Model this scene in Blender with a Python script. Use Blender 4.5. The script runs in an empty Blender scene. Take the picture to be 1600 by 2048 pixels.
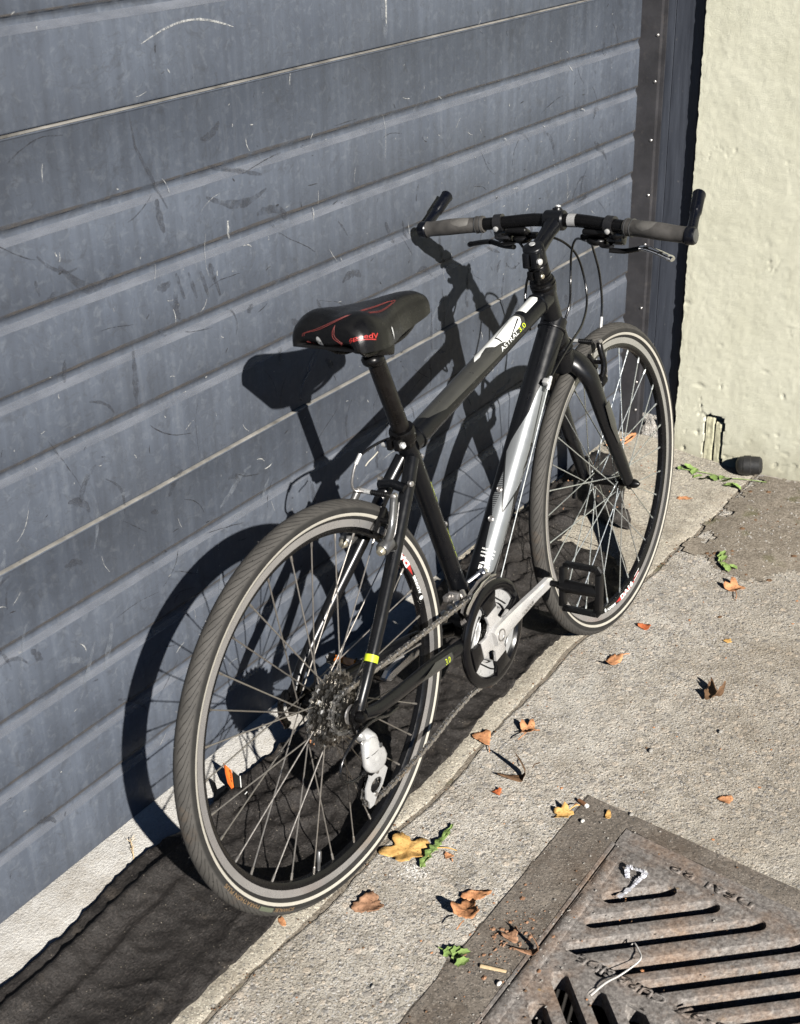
import bpy, bmesh, math, random
from mathutils import Vector, Matrix, noise
from math import sin, cos, pi, radians, atan2, sqrt

random.seed(7)
SC = bpy.context.scene
COL = SC.collection

# ------------------------------------------------------------------ camera
cam_d = bpy.data.cameras.new("camera")
cam = bpy.data.objects.new("camera", cam_d)
COL.objects.link(cam)
SC.camera = cam
CR = Vector((0.5387, -0.8423, -0.0186)); CU = Vector((0.3811, 0.2239, 0.8970)); CF = Vector((0.7514, 0.4903, -0.4417))
CP = Vector((-1.7560, -1.4938, 1.6205))
cam.matrix_world = Matrix(((CR.x, CU.x, -CF.x, CP.x), (CR.y, CU.y, -CF.y, CP.y), (CR.z, CU.z, -CF.z, CP.z), (0, 0, 0, 1)))
cam_d.sensor_fit = 'VERTICAL'
cam_d.sensor_height = 36.0
cam_d.lens = 2758.04 / 2048 * 36.0
cam_d.clip_start = 0.05
cam_d.clip_end = 400
cam_d.dof.use_dof = True
cam_d.dof.focus_distance = 2.75
cam_d.dof.aperture_fstop = 9.0

# ------------------------------------------------------------------ world, sun, exposure
SUN = Vector((0.4711, 0.7318, -0.4925)).normalized()      # the way the light travels
world = bpy.data.worlds.new("World")
SC.world = world
world.use_nodes = True
wn = world.node_tree.nodes
sky = wn.new("ShaderNodeTexSky")
sky.sky_type = 'NISHITA'
sky.sun_disc = False
sky.air_density = 0.35
sky.dust_density = 0.0
sky.ozone_density = 1.0
sky.altitude = 300
sky.sun_elevation = math.asin(-SUN.z)
sky.sun_rotation = atan2(-SUN.x, -SUN.y)
wn["Background"].inputs[1].default_value = 0.05
world.node_tree.links.new(sky.outputs[0], wn["Background"].inputs[0])
sun_d = bpy.data.lights.new("sun", 'SUN')
sun_d.energy = 5.0
sun_d.angle = radians(0.53)
sun_d.color = (1.0, 0.955, 0.89)
sun = bpy.data.objects.new("sun", sun_d)
COL.objects.link(sun)
sun.rotation_euler = SUN.to_track_quat('-Z', 'Y').to_euler()
sun.location = (-6, -8, 7)
SC.cycles.max_bounces = 6
SC.cycles.diffuse_bounces = 0
SC.cycles.glossy_bounces = 3
SC.view_settings.view_transform = 'Standard'
SC.view_settings.look = 'None'
SC.view_settings.exposure = 1.03
SC.view_settings.gamma = 1.0
SC.view_settings.use_curve_mapping = False

# ------------------------------------------------------------------ node material helpers
class NT:
    def __init__(s, name):
        s.m = bpy.data.materials.new(name); s.m.use_nodes = True
        s.t = s.m.node_tree; s.n = s.t.nodes; s.b = s.n["Principled BSDF"]
        s._c = None; s._v = {}
    def L(s, a, b): s.t.links.new(a, b)
    def co(s, scale=(1, 1, 1), kind='Object', rot=(0, 0, 0)):
        if s._c is None: s._c = s.n.new("ShaderNodeTexCoord")
        o = s._c.outputs[kind]
        mp = s.n.new("ShaderNodeMapping"); mp.inputs['Scale'].default_value = scale; mp.inputs['Rotation'].default_value = rot
        s.L(o, mp.inputs['Vector']); return mp.outputs[0]
    def noise(s, scale, det=4, rough=.55, vec=None, dist=0.0, col=False):
        k = s.n.new("ShaderNodeTexNoise"); k.inputs['Scale'].default_value = scale; k.inputs['Detail'].default_value = det
        k.inputs['Roughness'].default_value = rough; k.inputs['Distortion'].default_value = dist
        s.L(vec if vec is not None else s.co(), k.inputs['Vector']); return k.outputs[1 if col else 0]
    def voro(s, scale, feat='F1', vec=None, out=0, rnd=1.0):
        key = (scale, feat, id(vec) if vec is not None else 0)
        if key in s._v: return s._v[key].outputs[out]
        k = s.n.new("ShaderNodeTexVoronoi"); k.feature = feat; k.inputs['Scale'].default_value = scale
        k.inputs['Randomness'].default_value = rnd; s._v[key] = k
        s.L(vec if vec is not None else s.co(), k.inputs['Vector']); return k.outputs[out]
    def ramp(s, v, stops, interp='LINEAR'):
        k = s.n.new("ShaderNodeValToRGB"); k.color_ramp.interpolation = interp
        el = k.color_ramp.elements
        while len(el) < len(stops): el.new(.5)
        for e, (p, c) in zip(el, stops):
            e.position = p
            e.color = (c, c, c, 1) if isinstance(c, (int, float)) else tuple(c) + (1,)
        s.L(v, k.inputs[0]); return k.outputs[0]
    def mix(s, f, a, b, mode='MIX'):
        k = s.n.new("ShaderNodeMix"); k.data_type = 'RGBA'; k.blend_type = mode
        for i, x in ((0, f), (6, a), (7, b)):
            if hasattr(x, 'links'): s.L(x, k.inputs[i])
            elif i == 0: k.inputs[0].default_value = x
            else: k.inputs[i].default_value = (tuple(x) + (1,)) if not isinstance(x, (int, float)) else (x, x, x, 1)
        return k.outputs[2]
    def math(s, op, a, b=0.0, c=0.0):
        k = s.n.new("ShaderNodeMath"); k.operation = op
        for i, x in enumerate((a, b, c)):
            if hasattr(x, 'links'): s.L(x, k.inputs[i])
            else: k.inputs[i].default_value = x
        return k.outputs[0]
    def sep(s, v):
        k = s.n.new("ShaderNodeSeparateXYZ"); s.L(v, k.inputs[0]); return k.outputs
    def bump(s, h, strength=.3, dist=.002, prev=None):
        k = s.n.new("ShaderNodeBump"); k.inputs['Strength'].default_value = strength; k.inputs['Distance'].default_value = dist
        s.L(h, k.inputs['Height'])
        if prev is not None: s.L(prev, k.inputs['Normal'])
        return k.outputs[0]
    def out(s, col=None, rough=None, metal=None, nrm=None, coat=None, spec=None, alpha=None):
        for nm, x in (('Base Color', col), ('Roughness', rough), ('Metallic', metal), ('Normal', nrm), ('Coat Weight', coat), ('Specular IOR Level', spec), ('Alpha', alpha)):
            if x is None: continue
            i = s.b.inputs[nm]
            if hasattr(x, 'links'): s.L(x, i)
            elif nm == 'Base Color': i.default_value = tuple(x) + (1,)
            else: i.default_value = x
        return s.m

def paint(name, col, rough=.4, metal=0.0, var=.12, nscale=60, bump=.0, bscale=400, coat=0.0, rvar=.1, spec=None, dust=0.0):
    t = NT(name)
    n = t.noise(nscale, 5, .6)
    lo = tuple(c * (1 - var) for c in col); hi = tuple(min(1, c * (1 + var)) for c in col)
    c = t.ramp(n, [(.3, lo), (.7, hi)])
    if dust > 0:
        dn = t.ramp(t.noise(nscale * 3.1, 6, .7), [(.55, 0.0), (.8, dust)])
        c = t.mix(dn, c, (.22, .19, .16))
    r = t.ramp(t.noise(nscale * 1.7, 4, .6), [(.3, max(.02, rough - rvar)), (.7, min(1, rough + rvar))])
    nr = t.bump(t.noise(bscale, 3, .6), bump, .001) if bump > 0 else None
    return t.out(c, r, metal, nr, coat, spec)

M = {}
M['frame'] = paint('frame_paint', (.0026, .0029, .0038), .30, 0, .1, 30, 0.03, 900, rvar=.05, spec=.34, dust=.004)
M['satin'] = paint('satin_black', (.0026, .0025, .0027), .28, 0, .2, 60, .05, 700, rvar=.10, spec=.22, dust=.008)
M['post'] = paint('scuffed_post', (.0042, .0036, .0034), .33, .0, .5, 28, .05, 600, rvar=.16, spec=.26, dust=.04)
M['plastic'] = paint('black_plastic', (.0040, .0040, .0044), .34, 0, .15, 80, .10, 900, rvar=.08, spec=.22, dust=.008)
M['greyplastic'] = paint('grey_plastic', (.010, .010, .011), .32, 0, .15, 80, .08, 900)
M['gunmetal'] = paint('worn_gunmetal', (.12, .12, .12), .34, .7, .2, 50, .05, 900)
M['alloy'] = paint('brushed_alloy', (.60, .59, .575), .26, .55, .08, 40, .04, 900, rvar=.08)
M['silver'] = paint('silver_cast', (.55, .55, .54), .32, .5, .08, 60, .05, 900)
M['chrome'] = paint('chrome', (.72, .72, .73), .14, 1.0, .06, 40)
M['steel'] = paint('dull_steel', (.36, .345, .33), .36, .85, .25, 120, .05, 900, dust=.15)
M['spoke_rear'] = paint('grey_spoke', (.27, .25, .225), .36, .75, .15, 90)
M['spoke_front'] = paint('bright_spoke', (.60, .63, .62), .28, .85, .1, 90)
M['brass'] = paint('brass_nut', (.5, .46, .36), .32, .8, .15, 90)
M['greasy'] = paint('greasy_steel', (.13, .122, .11), .17, .95, .8, 120, .35, 330, rvar=.07, dust=.02)
M['greasybright'] = paint('bright_sprocket', (.34, .33, .31), .22, .95, .6, 140, .2, 400, rvar=.08, dust=.02)
M['chainlink'] = paint('oiled_chain', (.50, .485, .46), .24, .95, .5, 220, rvar=.1)
M['cable'] = paint('cable_housing', (.003, .003, .0034), .22, 0, .1, 60, spec=.6)
M['wire'] = paint('cable_wire', (.72, .75, .74), .3, .6, .05, 60)
M['white'] = paint('white_decal', (.66, .67, .65), .4, 0, .04, 60)
M['cream'] = paint('cream_stripe', (.38, .358, .305), .55, 0, .06, 60)
M['silverpaint'] = paint('silver_paint', (.20, .21, .215), .38, .5, .05, 30, rvar=.04)
M['greyband'] = paint('charcoal_decal', (.032, .032, .029), .34, .1, .08, 30, coat=.2)
M['outline'] = paint('dark_outline', (.004, .0045, .0045), .4)
M['red'] = paint('red_print', (.36, .028, .024), .4, 0, .08, 60)
M['redthread'] = paint('red_thread', (.14, .022, .02), .7, 0, .15, 90)
M['orange'] = paint('orange_print', (.75, .16, .025), .5, 0, .08, 60)
M['reflector'] = paint('amber_reflector', (.72, .19, .01), .18, 0, .1, 90, coat=.5)
M['yellow'] = paint('neon_yellow', (.50, .60, .03), .4, 0, .06, 60)
M['tyreprint'] = paint('tan_tyre_print', (.20, .13, .065), .7, 0, .2, 300)
M['greenprint'] = paint('olive_tyre_print', (.085, .095, .065), .6, 0, .1, 300)
M['grip'] = paint('dusty_grip', (.046, .043, .040), .55, 0, .5, 22, .2, 500)
M['grippad'] = paint('worn_grip_pad', (.085, .081, .075), .6, 0, .35, 30, .2, 500)
M['vinyl'] = paint('saddle_vinyl', (.0032, .0032, .0035), .32, 0, .25, 70, .16, 1500, rvar=.07, spec=.28, dust=.006)
M['braketrack'] = paint('machined_rim', (.42, .41, .40), .28, .7, .06, 25, rvar=.04)
M['rimblack'] = paint('rim_black', (.0035, .0035, .0040), .26, 0, .2, 40, spec=.3, dust=.008)
M['guard'] = paint('guard_black', (.0030, .0030, .0036), .20, 0, .15, 40, rvar=.06, spec=.32, dust=.006)

# tyre : UV.x = position round the wheel (0..1), UV.y = across the section (0..1)
def tyre_mat():
    t = NT('tyre_rubber')
    uv = t.sep(t.co(kind='UV'))
    a = t.math('MULTIPLY', uv[0], 124.0)
    x = t.math('SUBTRACT', uv[1], .5)
    ax = t.math('ABSOLUTE', x)
    sh = t.math('MULTIPLY', t.math('POWER', t.math('MULTIPLY', ax, 5.0), 1.2), 2.4)
    wig = t.math('MULTIPLY', t.math('SINE', t.math('MULTIPLY', ax, 40.0)), .10)
    sd = t.math('MULTIPLY', t.math('GREATER_THAN', x, 0.0), .5)
    base_ph = t.math('ADD', t.math('ADD', t.math('ADD', a, sh), sd), wig)
    ph = t.math('FRACT', base_ph)
    g1 = t.ramp(ph, [(0, 1.0), (.075, 1.0), (.12, 0.0), (1.0, 0.0)])
    ph3 = t.math('FRACT', t.math('ADD', t.math('SUBTRACT', t.math('MULTIPLY', a, 1.0), t.math('MULTIPLY', sh, -.45)), .3))
    g3 = t.math('MULTIPLY', t.ramp(ph3, [(0, 1.0), (.045, 1.0), (.07, 0.0), (1.0, 0.0)]), t.ramp(ax, [(.08, 0.0), (.09, 1.0), (.19, 1.0), (.20, 0.0)]))
    groove = t.math('MAXIMUM', g1, t.math('MULTIPLY', g3, .0))
    onz = t.ramp(ax, [(.0, 1.0), (.195, 1.0), (.205, 0.0)])
    g = t.math('MULTIPLY', groove, onz)
    ph2 = t.math('FRACT', t.math('MULTIPLY', a, 4.0))
    rib = t.math('MULTIPLY', t.ramp(ph2, [(.0, 1.0), (.3, 0.0), (1, 0.0)]), t.ramp(ax, [(.205, 0.0), (.21, 1.0), (.235, 1.0), (.24, 0.0)]))
    n = t.noise(35, 6, .65)
    base = t.ramp(n, [(.25, (.036, .034, .031)), (.75, (.064, .060, .054))])
    base = t.mix(t.ramp(t.noise(7, 5, .7), [(.6, 0.0), (.72, .5)]), base, (.085, .055, .032))
    side = t.ramp(ax, [(.21, 0.0), (.25, 1.0)])
    base = t.mix(side, base, t.ramp(n, [(.25, (.011, .0105, .010)), (.75, (.024, .023, .021))]))
    col = t.mix(g, base, (.013, .012, .011))
    h = t.math('SUBTRACT', 1.0, t.math('ADD', g, t.math('MULTIPLY', rib, .4)))
    nr = t.bump(h, .9, .0012)
    nr = t.bump(t.noise(900, 3, .6), .25, .0006, nr)
    return t.out(col, .72, 0, nr, spec=.3)
M['tyre'] = tyre_mat()

# ------------------------------------------------------------------ mesh helpers
class MB:
    def __init__(s): s.v = []; s.f = []; s.uv = None
    def add(s, v, f):
        o = len(s.v); s.v += [Vector(p) for p in v]; s.f += [tuple(i + o for i in q) for q in f]; return s
    def tube(s, path, r, n=12, cap=True, up=None, sq=None, closed=False):
        P = [Vector(p) for p in path]; m = len(P)
        rr = list(r) if isinstance(r, (list, tuple)) else [r] * m
        T = []
        for i in range(m):
            if closed: d = P[(i + 1) % m] - P[i - 1]
            else: d = P[min(i + 1, m - 1)] - P[max(i - 1, 0)]
            T.append(d.normalized())
        u = Vector(up) if up is not None else (Vector((0, 0, 1)) if abs(T[0].z) < .9 else Vector((1, 0, 0)))
        vs = []
        for i in range(m):
            u = (u - T[i] * u.dot(T[i])).normalized(); w = T[i].cross(u)
            for k in range(n):
                a = 2 * pi * k / n
                e = rr[i] if not isinstance(rr[i], tuple) else None
                ra, rb = (e, e) if e is not None else rr[i]
                vs.append(P[i] + u * (cos(a) * ra) + w * (sin(a) * rb))
        fs = []
        for i in range(m if closed else m - 1):
            for k in range(n):
                a = i * n + k; b = i * n + (k + 1) % n; j = ((i + 1) % m) * n
                fs.append((a, b, j + (k + 1) % n, j + k))
        if cap and not closed:
            fs.append(tuple(reversed(range(n)))); fs.append(tuple(range((m - 1) * n, m * n)))
        return s.add(vs, fs)
    def cyl(s, a, b, r, n=14): return s.tube([a, b], r, n)
    def lathe(s, c, ax, prof, n=24, cap=True):
        c = Vector(c); ax = Vector(ax).normalized()
        u = ax.orthogonal().normalized(); w = ax.cross(u); vs = []
        for h, r in prof:
            for k in range(n):
                a = 2 * pi * k / n; vs.append(c + ax * h + (u * cos(a) + w * sin(a)) * r)
        m = len(prof); fs = []
        for i in range(m - 1):
            for k in range(n):
                fs.append((i * n + k, i * n + (k + 1) % n, (i + 1) * n + (k + 1) % n, (i + 1) * n + k))
        if cap: fs.append(tuple(reversed(range(n)))); fs.append(tuple(range((m - 1) * n, m * n)))
        return s.add(vs, fs)
    def ring(s, prof, n=96, closed=True, uv=False):
        # prof: (r, v) swept round the v axis in the (u, w) plane
        m = len(prof); vs = []
        for k in range(n):
            a = 2 * pi * k / n
            for r, v in prof: vs.append((r * cos(a), v, r * sin(a)))
        fs = []
        for k in range(n):
            for i in range(m if closed else m - 1):
                j = (i + 1) % m; q = (k + 1) % n
                fs.append((k * m + i, q * m + i, q * m + j, k * m + j))
        return s.add(vs, fs)
    def box(s, c, h, R=None, bev=0.0, seg=2):
        bm = bmesh.new(); bmesh.ops.create_cube(bm, size=1.0)
        for v in bm.verts: v.co = Vector((v.co.x * 2 * h[0], v.co.y * 2 * h[1], v.co.z * 2 * h[2]))
        if bev > 0: bmesh.ops.bevel(bm, geom=list(bm.edges), offset=bev, segments=seg, affect='EDGES', profile=.5)
        R = R if R is not None else Matrix.Identity(3)
        bm.verts.index_update()
        vs = [Vector(c) + R @ v.co for v in bm.verts]; fs = [tuple(v.index for v in f.verts) for f in bm.faces]
        bm.free(); return s.add(vs, fs)
    def prism(s, pts, o, ex, ey, en, th, bev=0.0):
        # polygon pts in (ex,ey) at o, extruded th along en (centred)
        bm = bmesh.new()
        vs = [bm.verts.new((x, y, -th / 2)) for x, y in pts]
        f = bm.faces.new(vs); r = bmesh.ops.extrude_face_region(bm, geom=[f])
        for g in r['geom']:
            if isinstance(g, bmesh.types.BMVert): g.co.z += th
        bmesh.ops.recalc_face_normals(bm, faces=bm.faces)
        if bev > 0: bmesh.ops.bevel(bm, geom=[e for e in bm.edges if e.calc_face_angle(0) > .6], offset=bev, segments=2, affect='EDGES', profile=.5)
        o, ex, ey, en = Vector(o), Vector(ex), Vector(ey), Vector(en)
        bm.verts.index_update()
        V = [o + ex * v.co.x + ey * v.co.y + en * v.co.z for v in bm.verts]; F = [tuple(v.index for v in f.verts) for f in bm.faces]
        bm.free(); return s.add(V, F)
    def ball(s, c, r, n=10, sc=(1, 1, 1)):
        bm = bmesh.new(); bmesh.ops.create_uvsphere(bm, u_segments=n, v_segments=max(5, n * 2 // 3), radius=r)
        bm.verts.index_update()
        V = [Vector(c) + Vector((v.co.x * sc[0], v.co.y * sc[1], v.co.z * sc[2])) for v in bm.verts]; F = [tuple(v.index for v in f.verts) for f in bm.faces]
        bm.free(); return s.add(V, F)
    def mesh(s, name, xf=None, ang=38, smooth=True):
        me = bpy.data.meshes.new(name)
        vs = [xf(p) if xf else p for p in s.v]
        me.from_pydata([tuple(p) for p in vs], [], s.f); me.update()
        bm = bmesh.new(); bm.from_mesh(me); bmesh.ops.recalc_face_normals(bm, faces=bm.faces); bm.to_mesh(me); bm.free()
        if smooth:
            for p in me.polygons: p.use_smooth = True
            me.set_sharp_from_angle(angle=radians(ang))
        return me
    def build(s, name, m, parent=None, xf=None, ang=38, smooth=True, label=None):
        return obj(name, s.mesh(name, xf, ang, smooth), m, parent, label)

def obj(name, me, m, parent=None, label=None, mw=None):
    o = bpy.data.objects.new(name, me); COL.objects.link(o)
    if m is not None and me is not None and not me.materials: me.materials.append(M[m] if isinstance(m, str) else m)
    if parent is not None: o.parent = parent
    if mw is not None: o.matrix_local = mw
    if label: o['label'] = label
    return o
def empty(name, loc=(0, 0, 0)):
    o = bpy.data.objects.new(name, None); COL.objects.link(o); o.location = loc; o.empty_display_size = .1; return o
def tag(o, label, cat, group=None):
    o['label'] = label; o['category'] = cat
    if group: o['group'] = group
    return o
def spline(pts, n=8, closed=False):
    P = [Vector(p) for p in pts]; m = len(P); out = []
    g = (lambda i: P[i % m]) if closed else (lambda i: P[max(0, min(m - 1, i))])
    for i in range(m if closed else m - 1):
        a, b, c, d = g(i - 1), g(i), g(i + 1), g(i + 2)
        for k in range(n):
            t = k / n
            out.append(.5 * ((2 * b) + (c - a) * t + (2 * a - 5 * b + 4 * c - d) * t * t + (3 * b - a - 3 * c + d) * t ** 3))
    if not closed: out.append(P[-1])
    return out
def text_bm(s, size, shear=0.0, align='LEFT', space=1.0, bold=0.0, w=None):
    cu = bpy.data.curves.new("t", 'FONT'); cu.body = s; cu.size = size; cu.shear = shear; cu.align_x = align; cu.space_character = space
    cu.offset = bold; cu.resolution_u = 3; cu.fill_mode = 'BOTH'
    ob = bpy.data.objects.new("t", cu); COL.objects.link(ob)
    dg = bpy.context.evaluated_depsgraph_get()
    me = bpy.data.meshes.new_from_object(ob.evaluated_get(dg))
    bm = bmesh.new(); bm.from_mesh(me)
    bpy.data.objects.remove(ob); bpy.data.curves.remove(cu); bpy.data.meshes.remove(me)
    if w:
        x0 = min(v.co.x for v in bm.verts); x1 = max(v.co.x for v in bm.verts); k = w / (x1 - x0)
        for v in bm.verts: v.co.x = (v.co.x - x0) * k
    bmesh.ops.remove_doubles(bm, verts=bm.verts, dist=1e-6)
    return bm
def poly_bm(*polys):
    bm = bmesh.new()
    for pts in polys:
        bm.faces.new([bm.verts.new((x, y, 0)) for x, y in pts])
    bmesh.ops.triangulate(bm, faces=bm.faces)
    return bm
def wrap(name, bm, fn, m, parent, step=(.004, .003), label=None, th=0.0):
    # cut a flat decal into narrow strips and lay it on a curved surface
    for ax in (0, 1):
        if not step[ax]: continue
        lo = min(v.co[ax] for v in bm.verts); hi = max(v.co[ax] for v in bm.verts)
        k = math.ceil(lo / step[ax])
        while k * step[ax] < hi:
            no = [0, 0, 0]; no[ax] = 1; co = [0, 0, 0]; co[ax] = k * step[ax]
            bmesh.ops.bisect_plane(bm, geom=list(bm.verts) + list(bm.edges) + list(bm.faces), dist=1e-7, plane_co=co, plane_no=no); k += 1
    for v in bm.verts: v.co = Vector(fn(v.co.x, v.co.y))
    me = bpy.data.meshes.new(name); bm.to_mesh(me); bm.free()
    for p in me.polygons: p.use_smooth = True
    return obj(name, me, m, parent, label)

# ------------------------------------------------------------------ surface materials of the place
def concrete_mat(name, lo, hi, agg, dark=.10, stain=(.12, .10, .075), stain_amt=.5, bumpd=.0035, fine=1.0, patch=None):
    t = NT(name)
    w = t.co()
    mid = t.noise(21, 5, .7)
    big = t.noise(2.6, 5, .62)
    base = t.ramp(mid, [(.34, tuple(c * .86 for c in lo)), (.66, hi)])
    base = t.mix(t.ramp(big, [(.44, 0.0), (.72, .6)]), base, tuple(c * .78 for c in lo))
    if patch:
        xyz = t.sep(w)
        f = t.math('MULTIPLY', t.ramp(t.math('ADD', xyz[0], t.math('MULTIPLY', mid, .3)), [(.70, 1.0), (.95, 0.0)]), t.ramp(t.math('ADD', xyz[1], 1.0), [(.72, 0.0), (.78, 1.0)]))
        base = t.mix(f, base, t.ramp(mid, [(.28, patch[0]), (.72, patch[1])]))
    vd = t.voro(125 * fine, vec=w); s1 = t.sep(t.voro(125 * fine, vec=w, out=1))
    stone = t.mix(s1[0], agg[0], agg[1]); stone = t.mix(t.ramp(s1[1], [(.66, 0.0), (.7, 1.0)]), stone, agg[2])
    smask = t.math('MULTIPLY', t.ramp(vd, [(.36, 1.0), (.50, 0.0)]), t.ramp(s1[2], [(.45, 0.0), (.5, .85)]))
    if patch: smask = t.math('MULTIPLY', smask, t.math('SUBTRACT', 1.0, t.math('MULTIPLY', f, .75)))
    col = t.mix(smask, base, stone)
    vd2 = t.voro(330 * fine, vec=w); vc2 = t.sep(t.voro(330 * fine, vec=w, out=1))
    dot = t.ramp(vd2, [(.35, 1.0), (.6, 0.0)])
    if patch: dot = t.math('MULTIPLY', dot, t.math('SUBTRACT', 1.0, t.math('MULTIPLY', f, .8)))
    col = t.mix(t.math('MULTIPLY', dot, t.ramp(vc2[0], [(.64, 0.0), (.72, .85)])), col, (dark, dark * .95, dark * .88))
    col = t.mix(t.math('MULTIPLY', dot, t.ramp(vc2[1], [(.76, 0.0), (.84, .75)])), col, tuple(min(.66, c * 1.5) for c in hi))
    if fine == 1.0 and not patch:
        vb = t.voro(52, vec=w); vbc = t.sep(t.voro(52, vec=w, out=1))
        bm_ = t.math('MULTIPLY', t.ramp(vb, [(.25, 1.0), (.42, 0.0)]), t.ramp(vbc[2], [(.62, 0.0), (.68, .8)]))
        col = t.mix(bm_, col, t.mix(vbc[0], agg[2], agg[1])); smask = t.math('MAXIMUM', smask, bm_)
    if fine == 1.0 and not patch and name.startswith('pavement'):
        pz = t.noise(1.9, 5, .62, t.co((1, 1.5, 1), rot=(0, 0, .4)))
        col = t.mix(t.ramp(pz, [(.53, 0.0), (.66, .45)]), col, (.66, .64, .58))
        col = t.mix(t.ramp(pz, [(.34, .5), (.45, 0.0)]), col, (.68, .65, .60), 'MULTIPLY')
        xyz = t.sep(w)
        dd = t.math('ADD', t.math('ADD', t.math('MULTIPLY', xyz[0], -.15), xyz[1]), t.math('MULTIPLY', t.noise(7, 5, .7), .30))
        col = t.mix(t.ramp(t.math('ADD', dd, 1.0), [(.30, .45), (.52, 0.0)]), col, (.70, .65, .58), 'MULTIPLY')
    st = t.math('MULTIPLY', t.ramp(t.noise(4.6, 5, .72), [(.50, 0.0), (.68, 1.0)]), stain_amt)
    col = t.mix(st, col, stain)
    h = t.math('ADD', t.math('MULTIPLY', smask, .5), t.math('MULTIPLY', t.noise(240, 4, .7), 1.3))
    nr = t.bump(h, 1.0, bumpd)
    return t.out(col, .92, 0, nr, spec=.2)
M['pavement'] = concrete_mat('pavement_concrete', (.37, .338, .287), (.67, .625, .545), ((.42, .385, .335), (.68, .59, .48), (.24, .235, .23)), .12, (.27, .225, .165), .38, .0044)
M['sill'] = concrete_mat('sill_concrete', (.30, .272, .222), (.46, .42, .345), ((.38, .35, .30), (.54, .48, .38), (.24, .23, .21)), .12, (.20, .165, .12), .55, .0022, patch=((.47, .457, .43), (.60, .587, .555)))
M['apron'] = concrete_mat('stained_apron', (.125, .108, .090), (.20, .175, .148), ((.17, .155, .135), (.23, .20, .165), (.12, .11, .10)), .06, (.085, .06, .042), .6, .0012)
M['plinth'] = concrete_mat('rough_plinth', (.30, .28, .25), (.62, .58, .52), ((.5, .48, .44), (.6, .56, .5), (.2, .2, .2)), .07, (.10, .10, .10), .8, .004)

def dirt_mat():
    t = NT('dirt')
    n = t.noise(90, 7, .7); v = t.voro(260, out=1)
    c = t.ramp(n, [(.25, (.14, .118, .09)), (.5, (.26, .225, .178)), (.75, (.42, .375, .31))])
    c = t.mix(.35, c, t.mix(t.sep(v)[0], (.08, .065, .05), (.46, .41, .34)))
    c = t.mix(t.ramp(t.noise(11, 4), [(.58, 0.0), (.68, .6)]), c, (.12, .12, .05))
    return t.out(c, .95, 0, t.bump(t.noise(240, 6, .75), 1.0, .005), spec=.1)
M['dirt'] = dirt_mat()

def door_mat():
    t = NT('worn_door_paint')
    st = t.noise(1.0, 5, .62, t.co((38, 1, 2.2)))
    blotch = t.noise(5.5, 5, .64)
    fine = t.noise(55, 4, .7, t.co((1, 1, 1)), dist=.6)
    c = t.ramp(blotch, [(.25, (.060, .070, .090)), (.55, (.083, .096, .120)), (.8, (.102, .117, .145))])
    c = t.mix(t.ramp(st, [(.35, .45), (.6, 0.0)]), c, (.046, .051, .061))
    c = t.mix(t.ramp(st, [(.58, 0.0), (.8, .4)]), c, (.15, .16, .175))
    c = t.mix(t.ramp(fine, [(.52, 0.0), (.75, .35)]), c, (.175, .19, .21))
    c = t.mix(t.ramp(t.noise(23, 7, .72, dist=1.2), [(.56, 0.0), (.66, .45)]), c, (.046, .050, .058))
    c = t.mix(t.ramp(t.noise(1.3, 3, .5), [(.42, 0.0), (.7, .4)]), c, (.050, .053, .060))
    # rubbed pale arcs and dark rubbed-on scuffs
    sc = t.noise(14, 3, .5, t.co((1, 1, 1), rot=(0, radians(24), 0)), dist=2.6)
    c = t.mix(t.ramp(sc, [(.485, 0.0), (.5, .38), (.515, 0.0)]), c, (.05, .053, .06))
    # grime lying in and just above the pressed grooves
    r = t.ramp(t.noise(70, 4, .6), [(.3, .42), (.7, .6)])
    nr = t.bump(t.noise(3.0, 3, .5), .12, .01)
    nr = t.bump(t.noise(420, 3, .6, t.co((1, 1, .25))), .10, .0006, nr)
    return t.out(c, r, 0.0, nr, spec=.18)
M['door'] = door_mat()
M['dooredge'] = paint('bare_door_edge', (.19, .182, .165), .5, .1, .6, 14, .1, 300)
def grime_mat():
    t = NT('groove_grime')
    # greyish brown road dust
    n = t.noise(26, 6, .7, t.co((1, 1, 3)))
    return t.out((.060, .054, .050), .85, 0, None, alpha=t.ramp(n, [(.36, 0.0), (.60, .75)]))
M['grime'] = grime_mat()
def ribhighlight_mat():
    t = NT('painted_rib_highlight'); return t.out((.150, .162, .188), .5, 0, None, alpha=t.ramp(t.noise(9, 5, .6, t.co((1, 1, 4))), [(.3, .22), (.65, .75)]))  # pale colour that paints the sunlit highlight onto the rib chamfers
M['ribhighlight'] = ribhighlight_mat()
def alpha_mat(name, col, a, sc=30):
    t = NT(name); return t.out(col, .7, 0, None, alpha=t.ramp(t.noise(sc, 5, .7), [(.35, 0.0), (.62, a)]))
M['scuffdark'] = alpha_mat('rubber_scuff', (.040, .043, .052), .5, 45)
M['scuffpale'] = alpha_mat('rubbed_pale', (.19, .21, .24), .4, 60)
M['scratch'] = alpha_mat('pale_scratch', (.40, .40, .385), .9, 160)
M['scratchdark'] = alpha_mat('dark_scratch', (.020, .020, .023), .95, 120)
M['track'] = paint('track_steel', (.036, .035, .038), .55, .2, .3, 14, .15, 200, dust=.15)
def wood_mat():
    t = NT('painted_jamb_wood')
    g = t.noise(1.0, 6, .6, t.co((120, 60, 5)))
    c = t.ramp(g, [(.3, (.020, .023, .031)), (.7, (.046, .052, .066))])
    c = t.mix(t.ramp(t.noise(60, 5, .75), [(.66, 0.0), (.72, .8)]), c, (.16, .15, .14))
    return t.out(c, .5, 0, t.bump(g, .6, .002))
M['wood'] = wood_mat()
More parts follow.
